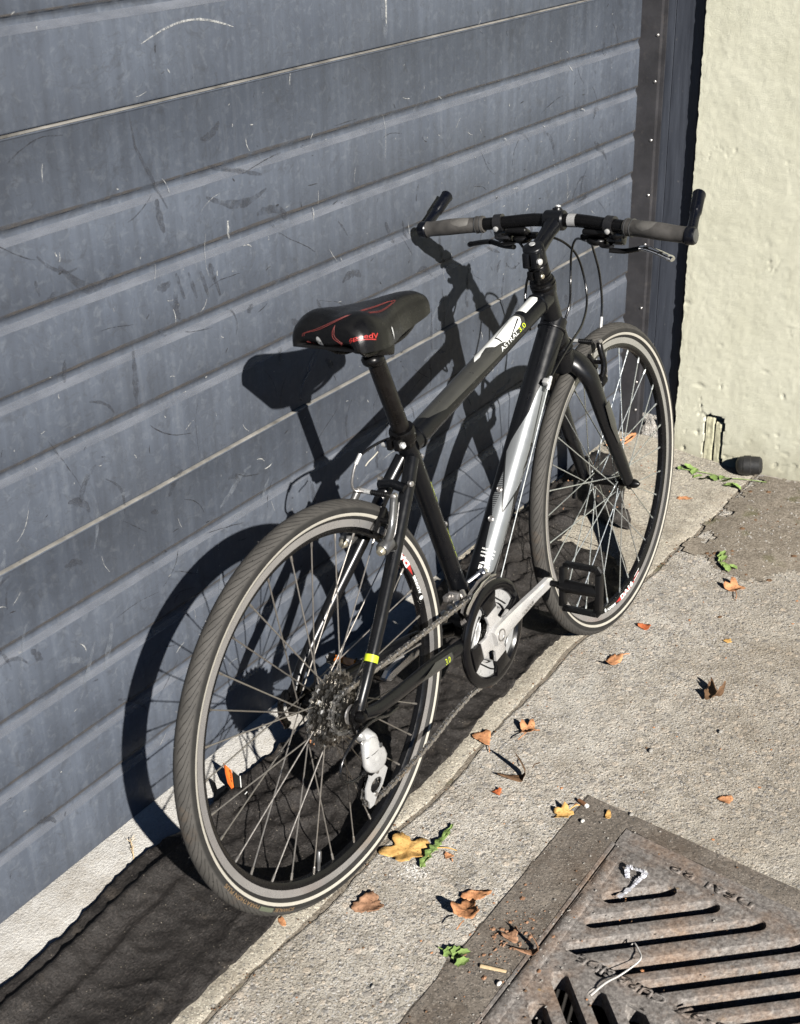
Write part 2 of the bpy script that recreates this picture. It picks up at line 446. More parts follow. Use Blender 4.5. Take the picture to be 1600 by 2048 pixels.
def plaster_mat():
    t = NT('cream_plaster')
    n = t.noise(8, 7, .65)
    c = t.ramp(n, [(.3, (.475, .468, .368)), (.7, (.545, .538, .435))])
    c = t.mix(t.ramp(t.noise(34, 7, .75), [(.62, 0.0), (.74, .45)]), c, (.36, .345, .25))
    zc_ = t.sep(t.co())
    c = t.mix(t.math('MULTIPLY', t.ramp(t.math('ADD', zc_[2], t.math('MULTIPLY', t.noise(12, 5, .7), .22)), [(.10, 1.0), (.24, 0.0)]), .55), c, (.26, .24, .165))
    c = t.mix(t.ramp(t.noise(1.0, 5, .65, t.co((1, 30, 2.0))), [(.6, 0.0), (.8, .3)]), c, (.42, .40, .30))
    nr = t.bump(t.noise(300, 5, .8), .7, .0020)
    return t.out(c, .9, 0, nr, spec=.2)
M['plaster'] = plaster_mat()
def fabric_mat():
    t = NT('landscape_fabric')
    f1 = t.noise(1.0, 4, .75, t.co((170, 420, 300), rot=(0, 0, .5)))
    f2 = t.noise(1.0, 4, .75, t.co((420, 160, 300), rot=(0, 0, -.3)))
    b = t.noise(7, 6, .65)
    c = t.ramp(b, [(.25, (.010, .009, .0085)), (.75, (.030, .027, .025))])
    c = t.mix(t.ramp(f1, [(.50, 0.0), (.70, .75)]), c, (.080, .070, .064))
    c = t.mix(t.ramp(f2, [(.50, 0.0), (.70, .8)]), c, (.006, .0055, .0055))
    c = t.mix(t.ramp(t.noise(16, 5, .75), [(.58, 0.0), (.75, .45)]), c, (.10, .083, .066))
    sp = t.voro(170); c = t.mix(t.math('MULTIPLY', t.ramp(sp, [(.0, 1.0), (.10, 1.0), (.14, 0.0)]), t.ramp(t.sep(t.voro(170, out=1))[0], [(.8, 0.0), (.82, .8)])), c, (.33, .29, .23))
    nr = t.bump(f1, .7, .003); nr = t.bump(t.noise(40, 4, .65), .55, .008, nr)
    return t.out(c, .55, 0, nr, spec=.22)
M['fabric'] = fabric_mat()
def iron_mat():
    t = NT('rusted_cast_iron')
    n = t.noise(9, 7, .7); f = t.noise(130, 6, .75)
    c = t.ramp(f, [(.30, (.058, .050, .045)), (.5, (.185, .170, .158)), (.72, (.37, .345, .32))])
    c = t.mix(t.ramp(n, [(.45, 0.0), (.65, .75)]), c, t.ramp(f, [(.3, (.095, .058, .040)), (.7, (.35, .245, .17))]))
    c = t.mix(t.ramp(t.noise(31, 6, .7), [(.62, 0.0), (.72, .6)]), c, (.24, .17, .11))
    c = t.mix(t.ramp(t.noise(22, 3), [(.70, 0.0), (.74, .7)]), c, (.33, .20, .05))
    nr = t.bump(f, .8, .0025)
    return t.out(c, .75, .15, nr, spec=.3)
M['iron'] = iron_mat()
M['slotwall'] = M['iron']
M['pit'] = paint('pit_soil', (.012, .010, .008), .95, 0, .3, 20)
M['building'] = paint('building_stucco', (.42, .41, .36), .9, 0, .15, 4, .4, 60)

# ================================================================== THE PLACE
DX1, TOPZ = 1.70, 2.50
# ---------------------------------------------------------------- pavement, sill, crack
def nz(x, y, z=0.0, s=1.0): return noise.noise(Vector((x * s, y * s, z)))
def crack_y(x):
    pts = [(-6, -.388), (-.64, -.384), (-.5, -.384), (-.36, -.393), (-.12, -.392), (0, -.403), (.24, -.394), (.5, -.391), (.67, -.388), (1.13, -.405), (1.45, -.420), (6, -.44)]
    for (a, b), (c, d) in zip(pts, pts[1:]):
        if a <= x <= c: return b + (d - b) * (x - a) / (c - a) + .004 * nz(x, 1, 0, 9) + .0035 * nz(x, 5, 0, 34) + .002 * nz(x, 9, 0, 90)
    return -.39
xs = [-60, -20, -6] + [-2.2 + i * .008 for i in range(int(4.4 / .008))] + [2.2, 6, 20, 60]
# hole in the paving for the grate's collar
AP = [(.160, -.652), (-1.05, -.642), (-1.12, -1.62), (.045, -1.62)]
mb = MB()
vs = []; fs = []
Y2 = -.60
for x in xs:
    g = .5 + .5 * nz(x, 3, 0, 6)
    gap = .0022 + .010 * max(0, nz(x, 7, 0, 5) + .35) * (1 if x < .2 or x > 1.0 else .7)
    yc = crack_y(max(-6, min(6, x))) - gap
    vs += [(x, yc, -.03), (x, yc, -.0015), (x, yc - .004, 0.0), (x, Y2, 0.0)]
for i in range(len(xs) - 1):
    for k in range(3): fs.append((i * 4 + k, i * 4 + 4 + k, i * 4 + 5 + k, i * 4 + 1 + k))
mb.add(vs, fs)
def quad(*p): mb.add([(x, y, 0) for x, y in p], [(0, 1, 2, 3)])
quad((-60, Y2), (AP[1][0], Y2), AP[1], (-60, AP[1][1]))
quad((AP[1][0], Y2), (AP[0][0], Y2), AP[0], AP[1])
quad((AP[0][0], Y2), (60, Y2), (60, AP[0][1]), AP[0])
quad((-60, AP[1][1]), AP[1], AP[2], (-60, AP[2][1]))
quad(AP[0], (60, AP[0][1]), (60, AP[3][1]), AP[3])
quad((-60, AP[2][1]), (60, AP[2][1]), (60, -60), (-60, -60))
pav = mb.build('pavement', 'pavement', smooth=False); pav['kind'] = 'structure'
# sill slab: rises gently to the door
mb = MB(); vs = []; fs = []
def sill_z(y): 
    t = max(0, min(1, (y + .36) / .34)); return .001 + .037 * t * t * (3 - 2 * t)
ys = [-.36, -.30, -.25, -.2, -.15, -.1, -.06, -.03, 0.0, .06]
for x in xs:
    gap = .002 + .008 * max(0, nz(x, 17, 0, 6) + .3)
    yc = crack_y(max(-6, min(6, x))) + gap
    row = [(x, yc, -.03), (x, yc, -.001), (x, yc + .003, .001)] + [(x, y, sill_z(y)) for y in ys]
    vs += row
m = len(ys) + 3
for i in range(len(xs) - 1):
    if xs[i] >= 1.74: continue
    for k in range(m - 1): fs.append((i * m + k, i * m + m + k, i * m + m + k + 1, i * m + k + 1))
mb.add(vs, fs)
sill = mb.build('concrete_sill', 'sill'); sill['kind'] = 'structure'
# dirt packed in the joint
mb = MB(); vs = []; fs = []
for x in xs:
    yc = crack_y(max(-6, min(6, x))); z = -.0028 + .002 * nz(x, 2, 0, 30)
    vs += [(x, yc - .020, z - .002), (x, yc, z), (x, yc + .018, z - .002)]
for i in range(len(xs) - 1):
    for k in range(2): fs.append((i * 3 + k, i * 3 + 3 + k, i * 3 + 4 + k, i * 3 + 1 + k))
mb.add(vs, fs); o = mb.build('joint_dirt', 'dirt'); o['kind'] = 'structure'

# ---------------------------------------------------------------- garage door
door = empty('garage_door', (.2, 0, .04)); tag(door, 'blue-grey ribbed steel garage door with scratched worn paint', 'garage door')
def dparent(o, root):
    o.parent = root; o.matrix_parent_inverse = root.matrix_basis.inverted() if root.type == 'EMPTY' else Matrix.Identity(4); return o
XA, XB = -2.6, DX1 + .02
SECT = .619
tops = [.640, 1.259, 1.878, 2.497]
OFF = [.137, .258, .372, .480]
def section(ztop, zbot):
    pr = [(.012, ztop), (-.0005, ztop - .0005), (-.0035, ztop - .004), (0.0, ztop - .0075)]
    for o_ in OFF:
        zc = ztop - o_
        if zc - .02 < zbot: continue
        pr += [(0.0, zc + .0160), (.0008, zc + .0146), (.0048, zc + .0076), (.0056, zc + .0058), (.0056, zc + .0016), (.0051, zc + .0004), (.0006, zc - .0112), (0.0, zc - .0126)]
    pr += [(0.0, zbot + .004), (.0015, zbot + .001), (.012, zbot)]
    nx = 60
    mb = MB(); vs = []; fs = []
    for i in range(nx + 1):
        x = XA + (XB - XA) * i / nx
        for y, z in pr:
            vs.append((x, y + .0022 * nz(x, z, 3, 1.6) + .0008 * nz(x, z, 9, 7), z))
    m = len(pr)
    for i in range(nx):
        for k in range(m - 1): fs.append((i * m + k, i * m + m + k, i * m + m + k + 1, i * m + k + 1))
    return mb.add(vs, fs)
zb = .042
panels = []
for zt in tops:
    p = section(zt, zb).build('panel', 'door', ang=50); dparent(p, door); panels.append(p)
    # worn bright lip along the section's upper edge
    e = MB(); vs = []; fs = []
    for i in range(121):
        x = XA + (XB - XA) * i / 120; dy = .0022 * nz(x, zt, 3, 1.6) + .0008 * nz(x, zt, 9, 7)
        vs += [(x, dy + .003, zt + .0006), (x, dy - .0016, zt - .0001), (x, dy - .0040, zt - .0016 - .0006 * nz(x, 1, 0, 20))]
    for i in range(120):
        for k in range(2): fs.append((i * 3 + k, i * 3 + 3 + k, i * 3 + 4 + k, i * 3 + 1 + k))
    e.add(vs, fs); e.build('edge_lip', 'dooredge', p)
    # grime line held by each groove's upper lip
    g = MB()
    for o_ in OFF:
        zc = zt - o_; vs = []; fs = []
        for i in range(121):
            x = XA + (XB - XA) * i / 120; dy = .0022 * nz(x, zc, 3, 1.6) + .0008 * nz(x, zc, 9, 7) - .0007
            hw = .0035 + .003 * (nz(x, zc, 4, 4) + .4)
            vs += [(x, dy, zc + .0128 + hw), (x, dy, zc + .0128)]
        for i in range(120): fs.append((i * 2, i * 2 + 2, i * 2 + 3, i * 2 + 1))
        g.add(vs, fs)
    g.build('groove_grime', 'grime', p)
    g = MB()  # pale strip over each upward chamfer, its bright band put in as colour
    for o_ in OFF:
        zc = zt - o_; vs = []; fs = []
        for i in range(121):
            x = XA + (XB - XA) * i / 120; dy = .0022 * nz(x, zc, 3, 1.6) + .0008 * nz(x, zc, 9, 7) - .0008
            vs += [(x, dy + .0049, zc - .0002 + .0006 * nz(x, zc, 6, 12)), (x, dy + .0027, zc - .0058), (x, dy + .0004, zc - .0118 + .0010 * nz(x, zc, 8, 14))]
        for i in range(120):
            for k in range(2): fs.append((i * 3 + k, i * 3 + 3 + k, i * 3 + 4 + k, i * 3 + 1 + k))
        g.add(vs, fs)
    g.build('rib_highlight_strip', 'ribhighlight', p)
    zb = zt + .0015
# scratches and scuffs worn into the paint
def strip(mb, pts, w0):
    vs = []; fs = []
    n = len(pts)
    for i, (x, z) in enumerate(pts):
        a = pts[max(0, i - 1)]; b = pts[min(n - 1, i + 1)]
        tx, tz = b[0] - a[0], b[1] - a[1]; l = sqrt(tx * tx + tz * tz) + 1e-9
        w = w0 * (sin(pi * (i + .5) / n) ** .5) * .5 * random.uniform(.6, 1.3)
        y = .0022 * nz(x, z, 3, 1.6) + .0008 * nz(x, z, 9, 7) - .0009
        vs += [(x - tz / l * w, y, z + tx / l * w), (x + tz / l * w, y, z - tx / l * w)]
    for i in range(n - 1): fs.append((2 * i, 2 * i + 2, 2 * i + 3, 2 * i + 1))
    mb.add(vs, fs)
def rnd_curve(x, z, L, ang, bend, n=7):
    pts = []
    for i in range(n):
        pts.append((x, z)); x += cos(ang) * L / n; z += sin(ang) * L / n; ang += bend / n + random.uniform(-.12, .12)
    return pts
R_ = random.Random(3); random.seed(11)
pale, dark, sd, sp = MB(), MB(), MB(), MB()
def zok(): 
    z = random.triangular(.06, 1.5, .75); return z
for i in range(230):
    x = random.uniform(-.75, 1.66); z = zok()
    strip(pale, rnd_curve(x, z, random.choice((.004, .006, .01, .016, .03)), random.uniform(0, 2 * pi), random.uniform(-1.2, 1.2), 6), random.uniform(.0008, .0024))
for i in range(16):
    x = random.uniform(-.75, 1.6); z = zok()
    strip(pale, rnd_curve(x, z, random.uniform(.03, .10), random.choice((radians(80), radians(-70), radians(20), radians(100))) + random.uniform(-.4, .4), random.uniform(-.8, .8), 10), random.uniform(.0006, .0013))
for i in range(70):
    x = random.uniform(-.75, 1.6); z = zok()
    strip(dark, rnd_curve(x, z, random.uniform(.02, .14), random.choice((radians(100), radians(-50), radians(25), radians(160))) + random.uniform(-.4, .4), random.uniform(-.8, .8), 10), random.uniform(.0008, .002))
for i in range(160):
    x = random.uniform(-.75, 1.6); z = zok()
    strip(dark, rnd_curve(x, z, random.uniform(.005, .02), random.uniform(0, 6.28), random.uniform(-1, 1), 5), random.uniform(.001, .003))
for i in range(90):
    x = random.uniform(-.75, 1.6); z = random.triangular(.1, 1.25, .8)
    strip(sd, rnd_curve(x, z, random.uniform(.02, .11), random.choice((radians(85), radians(110), radians(-20))) + random.uniform(-.5, .5), random.uniform(-1.6, 1.6), 12), random.uniform(.004, .016))
for i in range(60):
    x = random.uniform(-.75, 1.6); z = random.uniform(.06, .7)
    strip(sp, rnd_curve(x, z, random.uniform(.04, .14), radians(30) + random.uniform(-.5, .9), random.uniform(-1, 1), 12), random.uniform(.004, .014))
# the larger marks that can be told apart
strip(sd, [(-.19 + .0 * i, 1.255 - .012 * i) for i in range(2)] + [(-.185 + .01 * i, 1.20 - .018 * i) for i in range(7)], .007)
strip(sd, [(-.37 + .018 * i, 1.06 - .035 * sin(i / 2.2) - .004 * i) for i in range(7)], .014)
strip(sd, [(-.02 + .02 * i, 1.14 - .006 * i) for i in range(8)], .010)
strip(sd, [(-.03 + .02 * i, 1.09 - .03 * sin(i / 3.2)) for i in range(9)], .013)
for k in range(4): strip(sd, [(-.12 + .03 * k + .004 * i, .985 - .012 * i - .006 * k) for i in range(5)], .008)
strip(pale, [(-.15 + .02 * i, 1.345 + .022 * sin(i / 3.5)) for i in range(12)], .0035)
strip(pale, [(.02 + .001 * random.uniform(-1, 1), 1.04 - .006 * i) for i in range(6)], .006)
strip(pale, [(.52, 1.30 + .012 * i) for i in range(9)], .006)
strip(sp, [(.515, 1.275 + .012 * i) for i in range(12)], .022)
for nm, b, mt in (('pale_scratches', pale, 'scratch'), ('dark_scratches', dark, 'scratchdark'), ('rubber_scuffs', sd, 'scuffdark'), ('rubbed_patches', sp, 'scuffpale')):
    o = b.build(nm, mt, smooth=False); dparent(o, door); o['kind'] = 'stuff'

# ---------------------------------------------------------------- right-hand jamb: track, timber, plinth, plaster pier
trk = empty('door_track', (1.715, -.03, 0)); tag(trk, 'dusty brown steel door track with a row of bolt heads', 'door track')
b = MB(); b.prism([(0, .02), (.004, .02), (.004, -.050), (.016, -.052), (.016, -.066), (.012, -.066), (.012, -.056), (0, -.054)], (1.712, 0, 1.25), (1, 0, 0), (0, 1, 0), (0, 0, 1), 2.49)
dparent(b.build('track_rail', 'track', smooth=False), trk)
for z in (.115, .20, .42, .60, .735, .88, 1.03, 1.145, 1.3, 1.5, 1.75, 2.0):
    b = MB(); b.lathe((1.7195, -.047 - .003 * nz(z, 0, 0, 5), z), (-1, 0, 0), [(0, .0045), (.0085, .0042), (.010, .0025)], 8)
    dparent(b.build('bolt', 'steel'), trk)
jb = MB()
vs = []; fs = []
nzv = 130
for i in range(nzv + 1):
    z = .098 + 2.4 * i / nzv
    j = .0022 * nz(z, 4, 0, 14) + .001 * nz(z, 8, 0, 60)
    for x, y in ((1.76, -.055), (1.738, -.056), (1.7365, -.058), (1.7365, -.082), (1.739, -.0835), (1.7365, -.085), (1.7365 + j * .3, -.158 + j), (1.739, -.162 + j), (1.76, -.162)):
        vs.append((x, y, z))
for i in range(nzv):
    for k in range(8): fs.append((i * 9 + k, i * 9 + k + 1, i * 9 + 10 + k, i * 9 + 9 + k))
fs.append(tuple(range(9)))
jb.add(vs, fs); o = jb.build('timber_jamb', 'wood', ang=25); tag(o, 'dark painted timber door jamb beside the steel track', 'jamb')
# broken concrete plinth under the jamb
pb = MB(); vs = []; fs = []
for i in range(25):
    for k in range(25):
        y = -.045 - .135 * i / 24; z = -.01 + .112 * k / 24
        vs.append((1.733 + .006 * nz(y, z, 2, 30) + .005 * nz(y, z, 5, 70) + (.012 if nz(y, z, 8, 22) > .22 else 0), y, z))
for i in range(24):
    for k in range(24): fs.append((i * 25 + k, i * 25 + k + 1, i * 25 + 26 + k, i * 25 + 25 + k))
pb.add(vs, fs); o = pb.build('jamb_plinth', 'plinth', ang=180); tag(o, 'small rough broken concrete plinth under the timber jamb', 'plinth')

pier = empty('plaster_wall', (1.71, -.6, 0)); tag(pier, 'cream painted rough plaster wall with pits and a broken foot', 'wall')
PX, PY0 = 1.712, -.172
def pier_x(y, z):
    d = .0012 * nz(y, z, 1, 9) + .0008 * nz(y, z, 4, 26) + .0006 * nz(y, z, 7, 70) + .0004 * nz(y, z, 9, 140)
    n1 = nz(y * .8, z * 1.6, 11, 24)
    l1 = .36 + .3 * min(1, max(0, z) / .6)
    if n1 > l1: d += .0028 * min(1, (n1 - l1) * 5)
    n2 = nz(y, z, 15, 52)
    lim = .44 + .28 * min(1, max(0, z) / .35)
    if n2 > lim: d += .004 * min(1, (n2 - lim) * 6)
    # trowelled plaster edge lines
    n3 = nz(y * 1.0, z * .35, 21, 13)
    if abs(n3) < .006 and nz(y, z, 3, 6) > .30: d += .0025
    # broken-out notch with timber showing
    if -.314 + .006 * nz(z, 1, 0, 30) < y < -.258 + .006 * nz(z, 7, 0, 34) and z < .140 + .016 * nz(y, z, 3, 40): d += .032
    return PX + d
b = MB(); vs = []; fs = []
NY, NZ = 150, 330
yl = [PY0 - .62 * (i / NY) ** 1.15 for i in range(NY + 1)]; zl = [-.03 + 1.42 * k / NZ for k in range(NZ + 1)]
for y in yl:
    for z in zl:
        jy = 0
        if y == PY0: jy = .0035 * nz(z, 1, 0, 30) + .0025 * nz(z, 6, 0, 80)
        zz = z
        vs.append((pier_x(y, z), y + jy, zz))
m = NZ + 1
for i in range(NY):
    for k in range(NZ): fs.append((i * m + k, i * m + k + 1, i * m + m + k + 1, i * m + m + k))
# return edge into the door reveal
o0 = len(vs)
for z in zl: vs.append((PX + .05, PY0 + .002, z))
for k in range(NZ): fs.append((k, o0 + k, o0 + k + 1, k + 1))
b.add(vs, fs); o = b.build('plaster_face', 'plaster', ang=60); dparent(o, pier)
b = MB(); b.box((PX + .30, (PY0 - .622 - 6) / 2, 1.25), (.298, (6 - PY0 - .622 + .34) / 2, 1.28)); 
b.box((PX + .315, PY0 - .31, 1.98), (.305, .308, .58))
dparent(b.build('plaster_upper', 'plaster', smooth=False), pier)
b = MB()
for k, (y, w, h) in enumerate(((-.272, .0135, .136), (-.2985, .0105, .126))):
    nn2 = 14
    for i2 in range(nn2):
        z0_, z1_ = -.01 + (h + .01) * i2 / nn2, -.01 + (h + .01) * (i2 + 1) / nn2
    vs = []; fs = []
    for i2 in range(nn2 + 1):
        zz_ = -.01 + (h + .01) * i2 / nn2
        for q_ in range(9):
            yy_ = y - w + 2 * w * q_ / 8; edge = .006 if q_ in (0, 8) else 0
            vs.append((PX + .006 + edge + .004 * abs(nz(yy_ * 3, zz_ * .25, 5, 60)) + (.006 if i2 == nn2 else 0), yy_ + .0015 * nz(zz_, k, 0, 20), zz_ + (.006 * nz(yy_, k, 2, 90) if i2 == nn2 else 0)))
    for i2 in range(nn2):
        for q_ in range(8): fs.append((i2 * 9 + q_, i2 * 9 + q_ + 1, i2 * 9 + 10 + q_, i2 * 9 + 9 + q_))
    b.add(vs, fs)
dparent(b.build('timber_stub', paint('rotten_timber', (.40, .385, .27), .9, 0, .35, 60, .8, 120), label='rotten timber stub showing in the broken wall foot'), pier)

# the rest of the building round the door
bw = MB()
bw.box((-5.3, .08, 2.0), (2.68, .10, 2.05)); bw.box((-.30, .09, 3.28), (2.31, .10, .77)); bw.box((3.05, .10, 3.28), (1.03, .1, .77))
o = bw.build('building_wall', 'building', smooth=False); tag(o, 'plain stucco building wall around the garage door', 'wall')

# ---------------------------------------------------------------- landscape fabric
FP = [(-2.4, -.35), (-1.4, -.345), (-.66, -.350), (-.53, -.352), (-.435, -.354), (-.39, -.352), (-.2, -.365), (-.043, -.372), (.073, -.368), (.238, -.360), (.48, -.356), (.649, -.352), (.70, -.372), (.775, -.384), (.888, -.374), (.985, -.345), (1.03, -.289), (1.035, -.245), (.998, -.190), (.995, -.158), (1.06, -.157), (1.14, -.163), (1.165, -.20), (1.175, -.25), (1.19, -.272), (1.235, -.253), (1.25, -.222), (1.40, -.162), (1.54, -.090), (1.52, -.06), (1.55, -.012),
      (1.2, -.010), (.95, -.012), (.80, -.014), (.66, -.03), (.56, -.05), (.45, -.082), (.30, -.095), (.15, -.092), (.03, -.098), (-.06, -.097), (-.176, -.092), (-.265, -.098), (-.33, -.098), (-.39, -.088), (-.445, -.080), (-.488, -.083), (-.65, -.104), (-.9, -.105), (-1.4, -.11), (-2.4, -.10)]
def inside(x, y, P):
    c = False; j = len(P) - 1
    for i in range(len(P)):
        xi, yi = P[i]; xj, yj = P[j]
        if (yi > y) != (yj > y) and x < (xj - xi) * (y - yi) / (yj - yi) + xi: c = not c
        j = i
    return c
def nearest(x, y, P):
    best = None
    for i in range(len(P)):
        a = Vector(P[i]); b_ = Vector(P[(i + 1) % len(P)]); d = b_ - a
        t = max(0, min(1, (Vector((x, y)) - a).dot(d) / max(1e-9, d.length_squared)))
        q = a + d * t; l = (q - Vector((x, y))).length
        if best is None or l < best[0]: best = (l, q)
    return best
def segd(x, y, pts):
    best = (9, 0)
    for (ax, ay), (bx, by) in zip(pts, pts[1:]):
        dx, dy = bx - ax, by - ay; L = dx * dx + dy * dy
        t = max(0, min(1, ((x - ax) * dx + (y - ay) * dy) / L))
        qx, qy = ax + dx * t, ay + dy * t
        l = sqrt((x - qx) ** 2 + (y - qy) ** 2)
        if l < best[0]:
            best = (l, (dx * (y - ay) - dy * (x - ax)) / sqrt(L))
    return best
# hand-placed folds: (polyline, height, half width, steep side)
FOLDS = [([(-2.4, -.150), (-.70, -.140), (-.50, -.128), (-.38, -.132), (-.30, -.118), (-.22, -.112)], .016, .020, 1),
         ([(-2.4, -.205), (-.70, -.196), (-.52, -.182), (-.40, -.178), (-.33, -.165)], .006, .014, 1),
         ([(-.24, -.15), (-.10, -.185), (0, -.18), (.10, -.21), (.17, -.20)], .012, .020, 1),
         ([(-.17, -.19), (-.06, -.225), (.05, -.225), (.14, -.255), (.20, -.29)], .010, .016, 1),
         ([(-.22, -.24), (-.10, -.27), (.0, -.265), (.08, -.30)], .006, .016, -1),
         ([(-.05, -.10), (-.02, -.16), (.02, -.21)], .006, .014, 1),
         ([(.10, -.10), (.22, -.15), (.36, -.16), (.5, -.2)], .010, .018, 1),
         ([(.30, -.12), (.5, -.12), (.68, -.16), (.86, -.2)], .012, .022, 1),
         ([(.45, -.23), (.60, -.25), (.75, -.27), (.90, -.30)], .008, .018, 1),
         ([(.72, -.06), (.9, -.09), (1.06, -.11), (1.17, -.15)], .014, .026, 1),
         ([(.95, -.03), (1.1, -.05), (1.3, -.06), (1.45, -.04)], .022, .030, 1),
         ([(1.08, -.14), (1.17, -.20), (1.24, -.24)], .016, .022, -1),
         ([(.80, -.13), (.9, -.17), (.99, -.19)], .016, .020, 1)]
def fab_z(x, y):
    z = sill_z(y) if y > -.36 else 0.0
    amp = .6 + .4 * max(0, min(1, (x + .45) / .25)) 
    wx = x + .03 * nz(x, y, 31, 5); wy = y + .03 * nz(x, y, 37, 5)
    n = 1 - abs(nz(wx * .8, wy * 1.5, 41, 11)) * 2
    z += .0045 + amp * .0075 * max(0, n) ** 3 + .0030 * amp * nz(x, y, 44, 22) + .0016 * nz(x, y, 47, 7) + .0006 * nz(x, y, 49, 60)
    n = 1 - abs(nz(wx * 1.6 + wy * .6, wy * .9 - wx * .5, 53, 17)) * 2
    z += amp * .0055 * max(0, n) ** 4
    z += .007 * max(0, nz(x, y, 61, 4.5)) + .004 * nz(x * .6, y * 2, 67, 9)
    for pl, h, w, side in FOLDS:
        if x < min(p[0] for p in pl) - .05 or x > max(p[0] for p in pl) + .05: continue
        l, s_ = segd(x, y, pl)
        k = w * (.45 if s_ * side > 0 else 1.4)
        if l < k * 2.2: z += h * math.exp(-(l / k) ** 2 * 1.4)
    # pressed flat by the two tyres
    for cx in (-.26, .79):
        q = ((x - cx) / .06) ** 2 + ((y + .383 + .02 * (cx - .25)) / .035) ** 2
        if q < 1: z = sill_z(y) * 0 + .002 * q + (1 - (1 - q) ** 2) * (z - .002 * q) * q
    return max(z, (sill_z(y) if y > -.36 else 0) + .0022)
b = MB(); GX, GY = .0065, .0055
nx = int(3.96 / GX); ny = int(.40 / GY); idx = {}; vs = []; fs = []
keep = {}
for i in range(nx):
    for k in range(ny):
        if inside(-2.4 + (i + .5) * GX, -.395 + (k + .5) * GY, FP): keep[(i, k)] = 1
for (i, k) in keep:
    q = []
    for a, c in ((i, k), (i + 1, k), (i + 1, k + 1), (i, k + 1)):
        if (a, c) not in idx:
            idx[(a, c)] = len(vs)
            x, y = -2.4 + a * GX, -.395 + c * GY
            if not all((p, r) in keep for p in (a - 1, a) for r in (c - 1, c)):
                l, p = nearest(x, y, FP)
                if l < .012:
                    x, y = p.x + .0018 * nz(x, y, 3, 60), p.y + .0018 * nz(x, y, 8, 60)
            vs.append((x, y, fab_z(x, y)))
        q.append(idx[(a, c)])
    fs.append(tuple(q))
b.add(vs, fs); fab = b.build('landscape_fabric', 'fabric', ang=180)
sol = fab.modifiers.new('thick', 'SOLIDIFY'); sol.thickness = .0016; sol.offset = 1
tag(fab, 'crumpled black landscape fabric strip lying along the door sill', 'fabric')

# ---------------------------------------------------------------- storm drain: collar, frame, grate, pit
def sheet(name, polys, z, m, parent=None):
    b = MB()
    for p in polys: b.add([(x, y, z) for x, y in p], [tuple(range(len(p)))])
    return b.build(name, m, parent, smooth=False)
IN = [(.118, -.744), (-.93, -.738), (-1.0, -1.52), (.005, -1.52)]       # outer edge of the iron frame
AO = [(.168, -.646), (-1.06, -.636), (-1.13, -1.63), (.053, -1.63)]
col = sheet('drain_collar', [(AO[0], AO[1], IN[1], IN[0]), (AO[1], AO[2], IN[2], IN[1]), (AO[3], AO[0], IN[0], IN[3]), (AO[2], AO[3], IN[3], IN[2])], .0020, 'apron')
bmc = bmesh.new(); bmc.from_mesh(col.data); bmesh.ops.remove_doubles(bmc, verts=bmc.verts, dist=1e-5)
bmesh.ops.subdivide_edges(bmc, edges=bmc.edges, cuts=60, use_grid_fill=True)
bmc.verts.ensure_lookup_table(); edge_v = {v for e in bmc.edges if len(e.link_faces) == 1 for v in e.verts}
for v in bmc.verts:
    if v in edge_v and (v.co.y > -.70 or v.co.x > .115 - (v.co.y + .744) * -.14):
        k = .009 * nz(v.co.x, v.co.y, 5, 7) + .006 * nz(v.co.x, v.co.y, 9, 28) + .003 * nz(v.co.x, v.co.y, 12, 80)
        v.co.x += k * .8; v.co.y += k; v.co.z = .0003
    else: v.co.z += .0009 * nz(v.co.x, v.co.y, 2, 9)
bmc.to_mesh(col.data); bmc.free()
tag(col, 'dark stained concrete collar around the storm drain', 'concrete collar')
drain = empty('storm_drain', (-.3, -1.0, 0)); tag(drain, 'rusty cast iron storm drain grate with slanted slots and raised letters', 'storm drain')
# frame: right-hand rim with a step, left-hand rim
fr = MB()
def bar(poly, z0, z1):
    n = len(poly); a = sum(poly[i][0] * poly[(i + 1) % n][1] - poly[(i + 1) % n][0] * poly[i][1] for i in range(n))
    if a < 0: poly = poly[::-1]
    fr.add([(x, y, z0) for x, y in poly] + [(x, y, z1) for x, y in poly], [tuple(reversed(range(n))), tuple(range(n, 2 * n))] + [(i, (i + 1) % n, n + (i + 1) % n, n + i) for i in range(n)])
bar([(.1165, -.7455), (.068, -.7455), (-.038, -1.52), (.0035, -1.52)], -.06, .0005)
bar([(.092, -.7460), (.084, -.7460), (-.022, -1.519), (-.014, -1.519)], -.05, .0035)
bar([(.0675, -.7395), (.0675, -.7452), (-.93, -.7422), (-.93, -.7385)], -.06, .0030)
dparent(fr.build('grate_frame', 'iron', smooth=False), drain)
GP = [(.0645, -.7490), (-.90, -.7462), (-.955, -1.5), (-.030, -1.5)]
slots = []
def slot(x0, y0, x1, y1, w=.0150):
    slots.append((x0, y0, x1, y1, w))
dA = Vector((.662, -.749)).normalized(); dV = Vector((-.733, -.680)).normalized()
for sx in (-.063, -.131, -.201):
    L = (.004 - sx) / dA.x; slot(sx, -.797, sx + dA.x * L, -.797 + dA.y * L)
for k in range(7):
    y0 = -.857 - .070 * k; L = min((-.004 - .13 * (-y0 - .857) + .222) / dA.x, (1.46 + y0) / -dA.y)
    if L > .03: slot(-.222, y0, -.222 + dA.x * L, y0 + dA.y * L)
for k in range(9):
    y0 = -.806 - .0635 * k; L = min((-.272 + .48) / -dV.x, (1.46 + y0) / -dV.y)
    if L > .03: slot(-.272, y0, -.272 + dV.x * L, y0 + dV.y * L)
for sx in (-.345, -.415):
    L = (sx + .49) / -dV.x; slot(sx, -.804, sx + dV.x * L, -.804 + dV.y * L)
for sx in (-.56, -.63, -.70):
    L = (-.51 - sx) / dA.x; slot(sx, -.797, sx + dA.x * L, -.797 + dA.y * L)
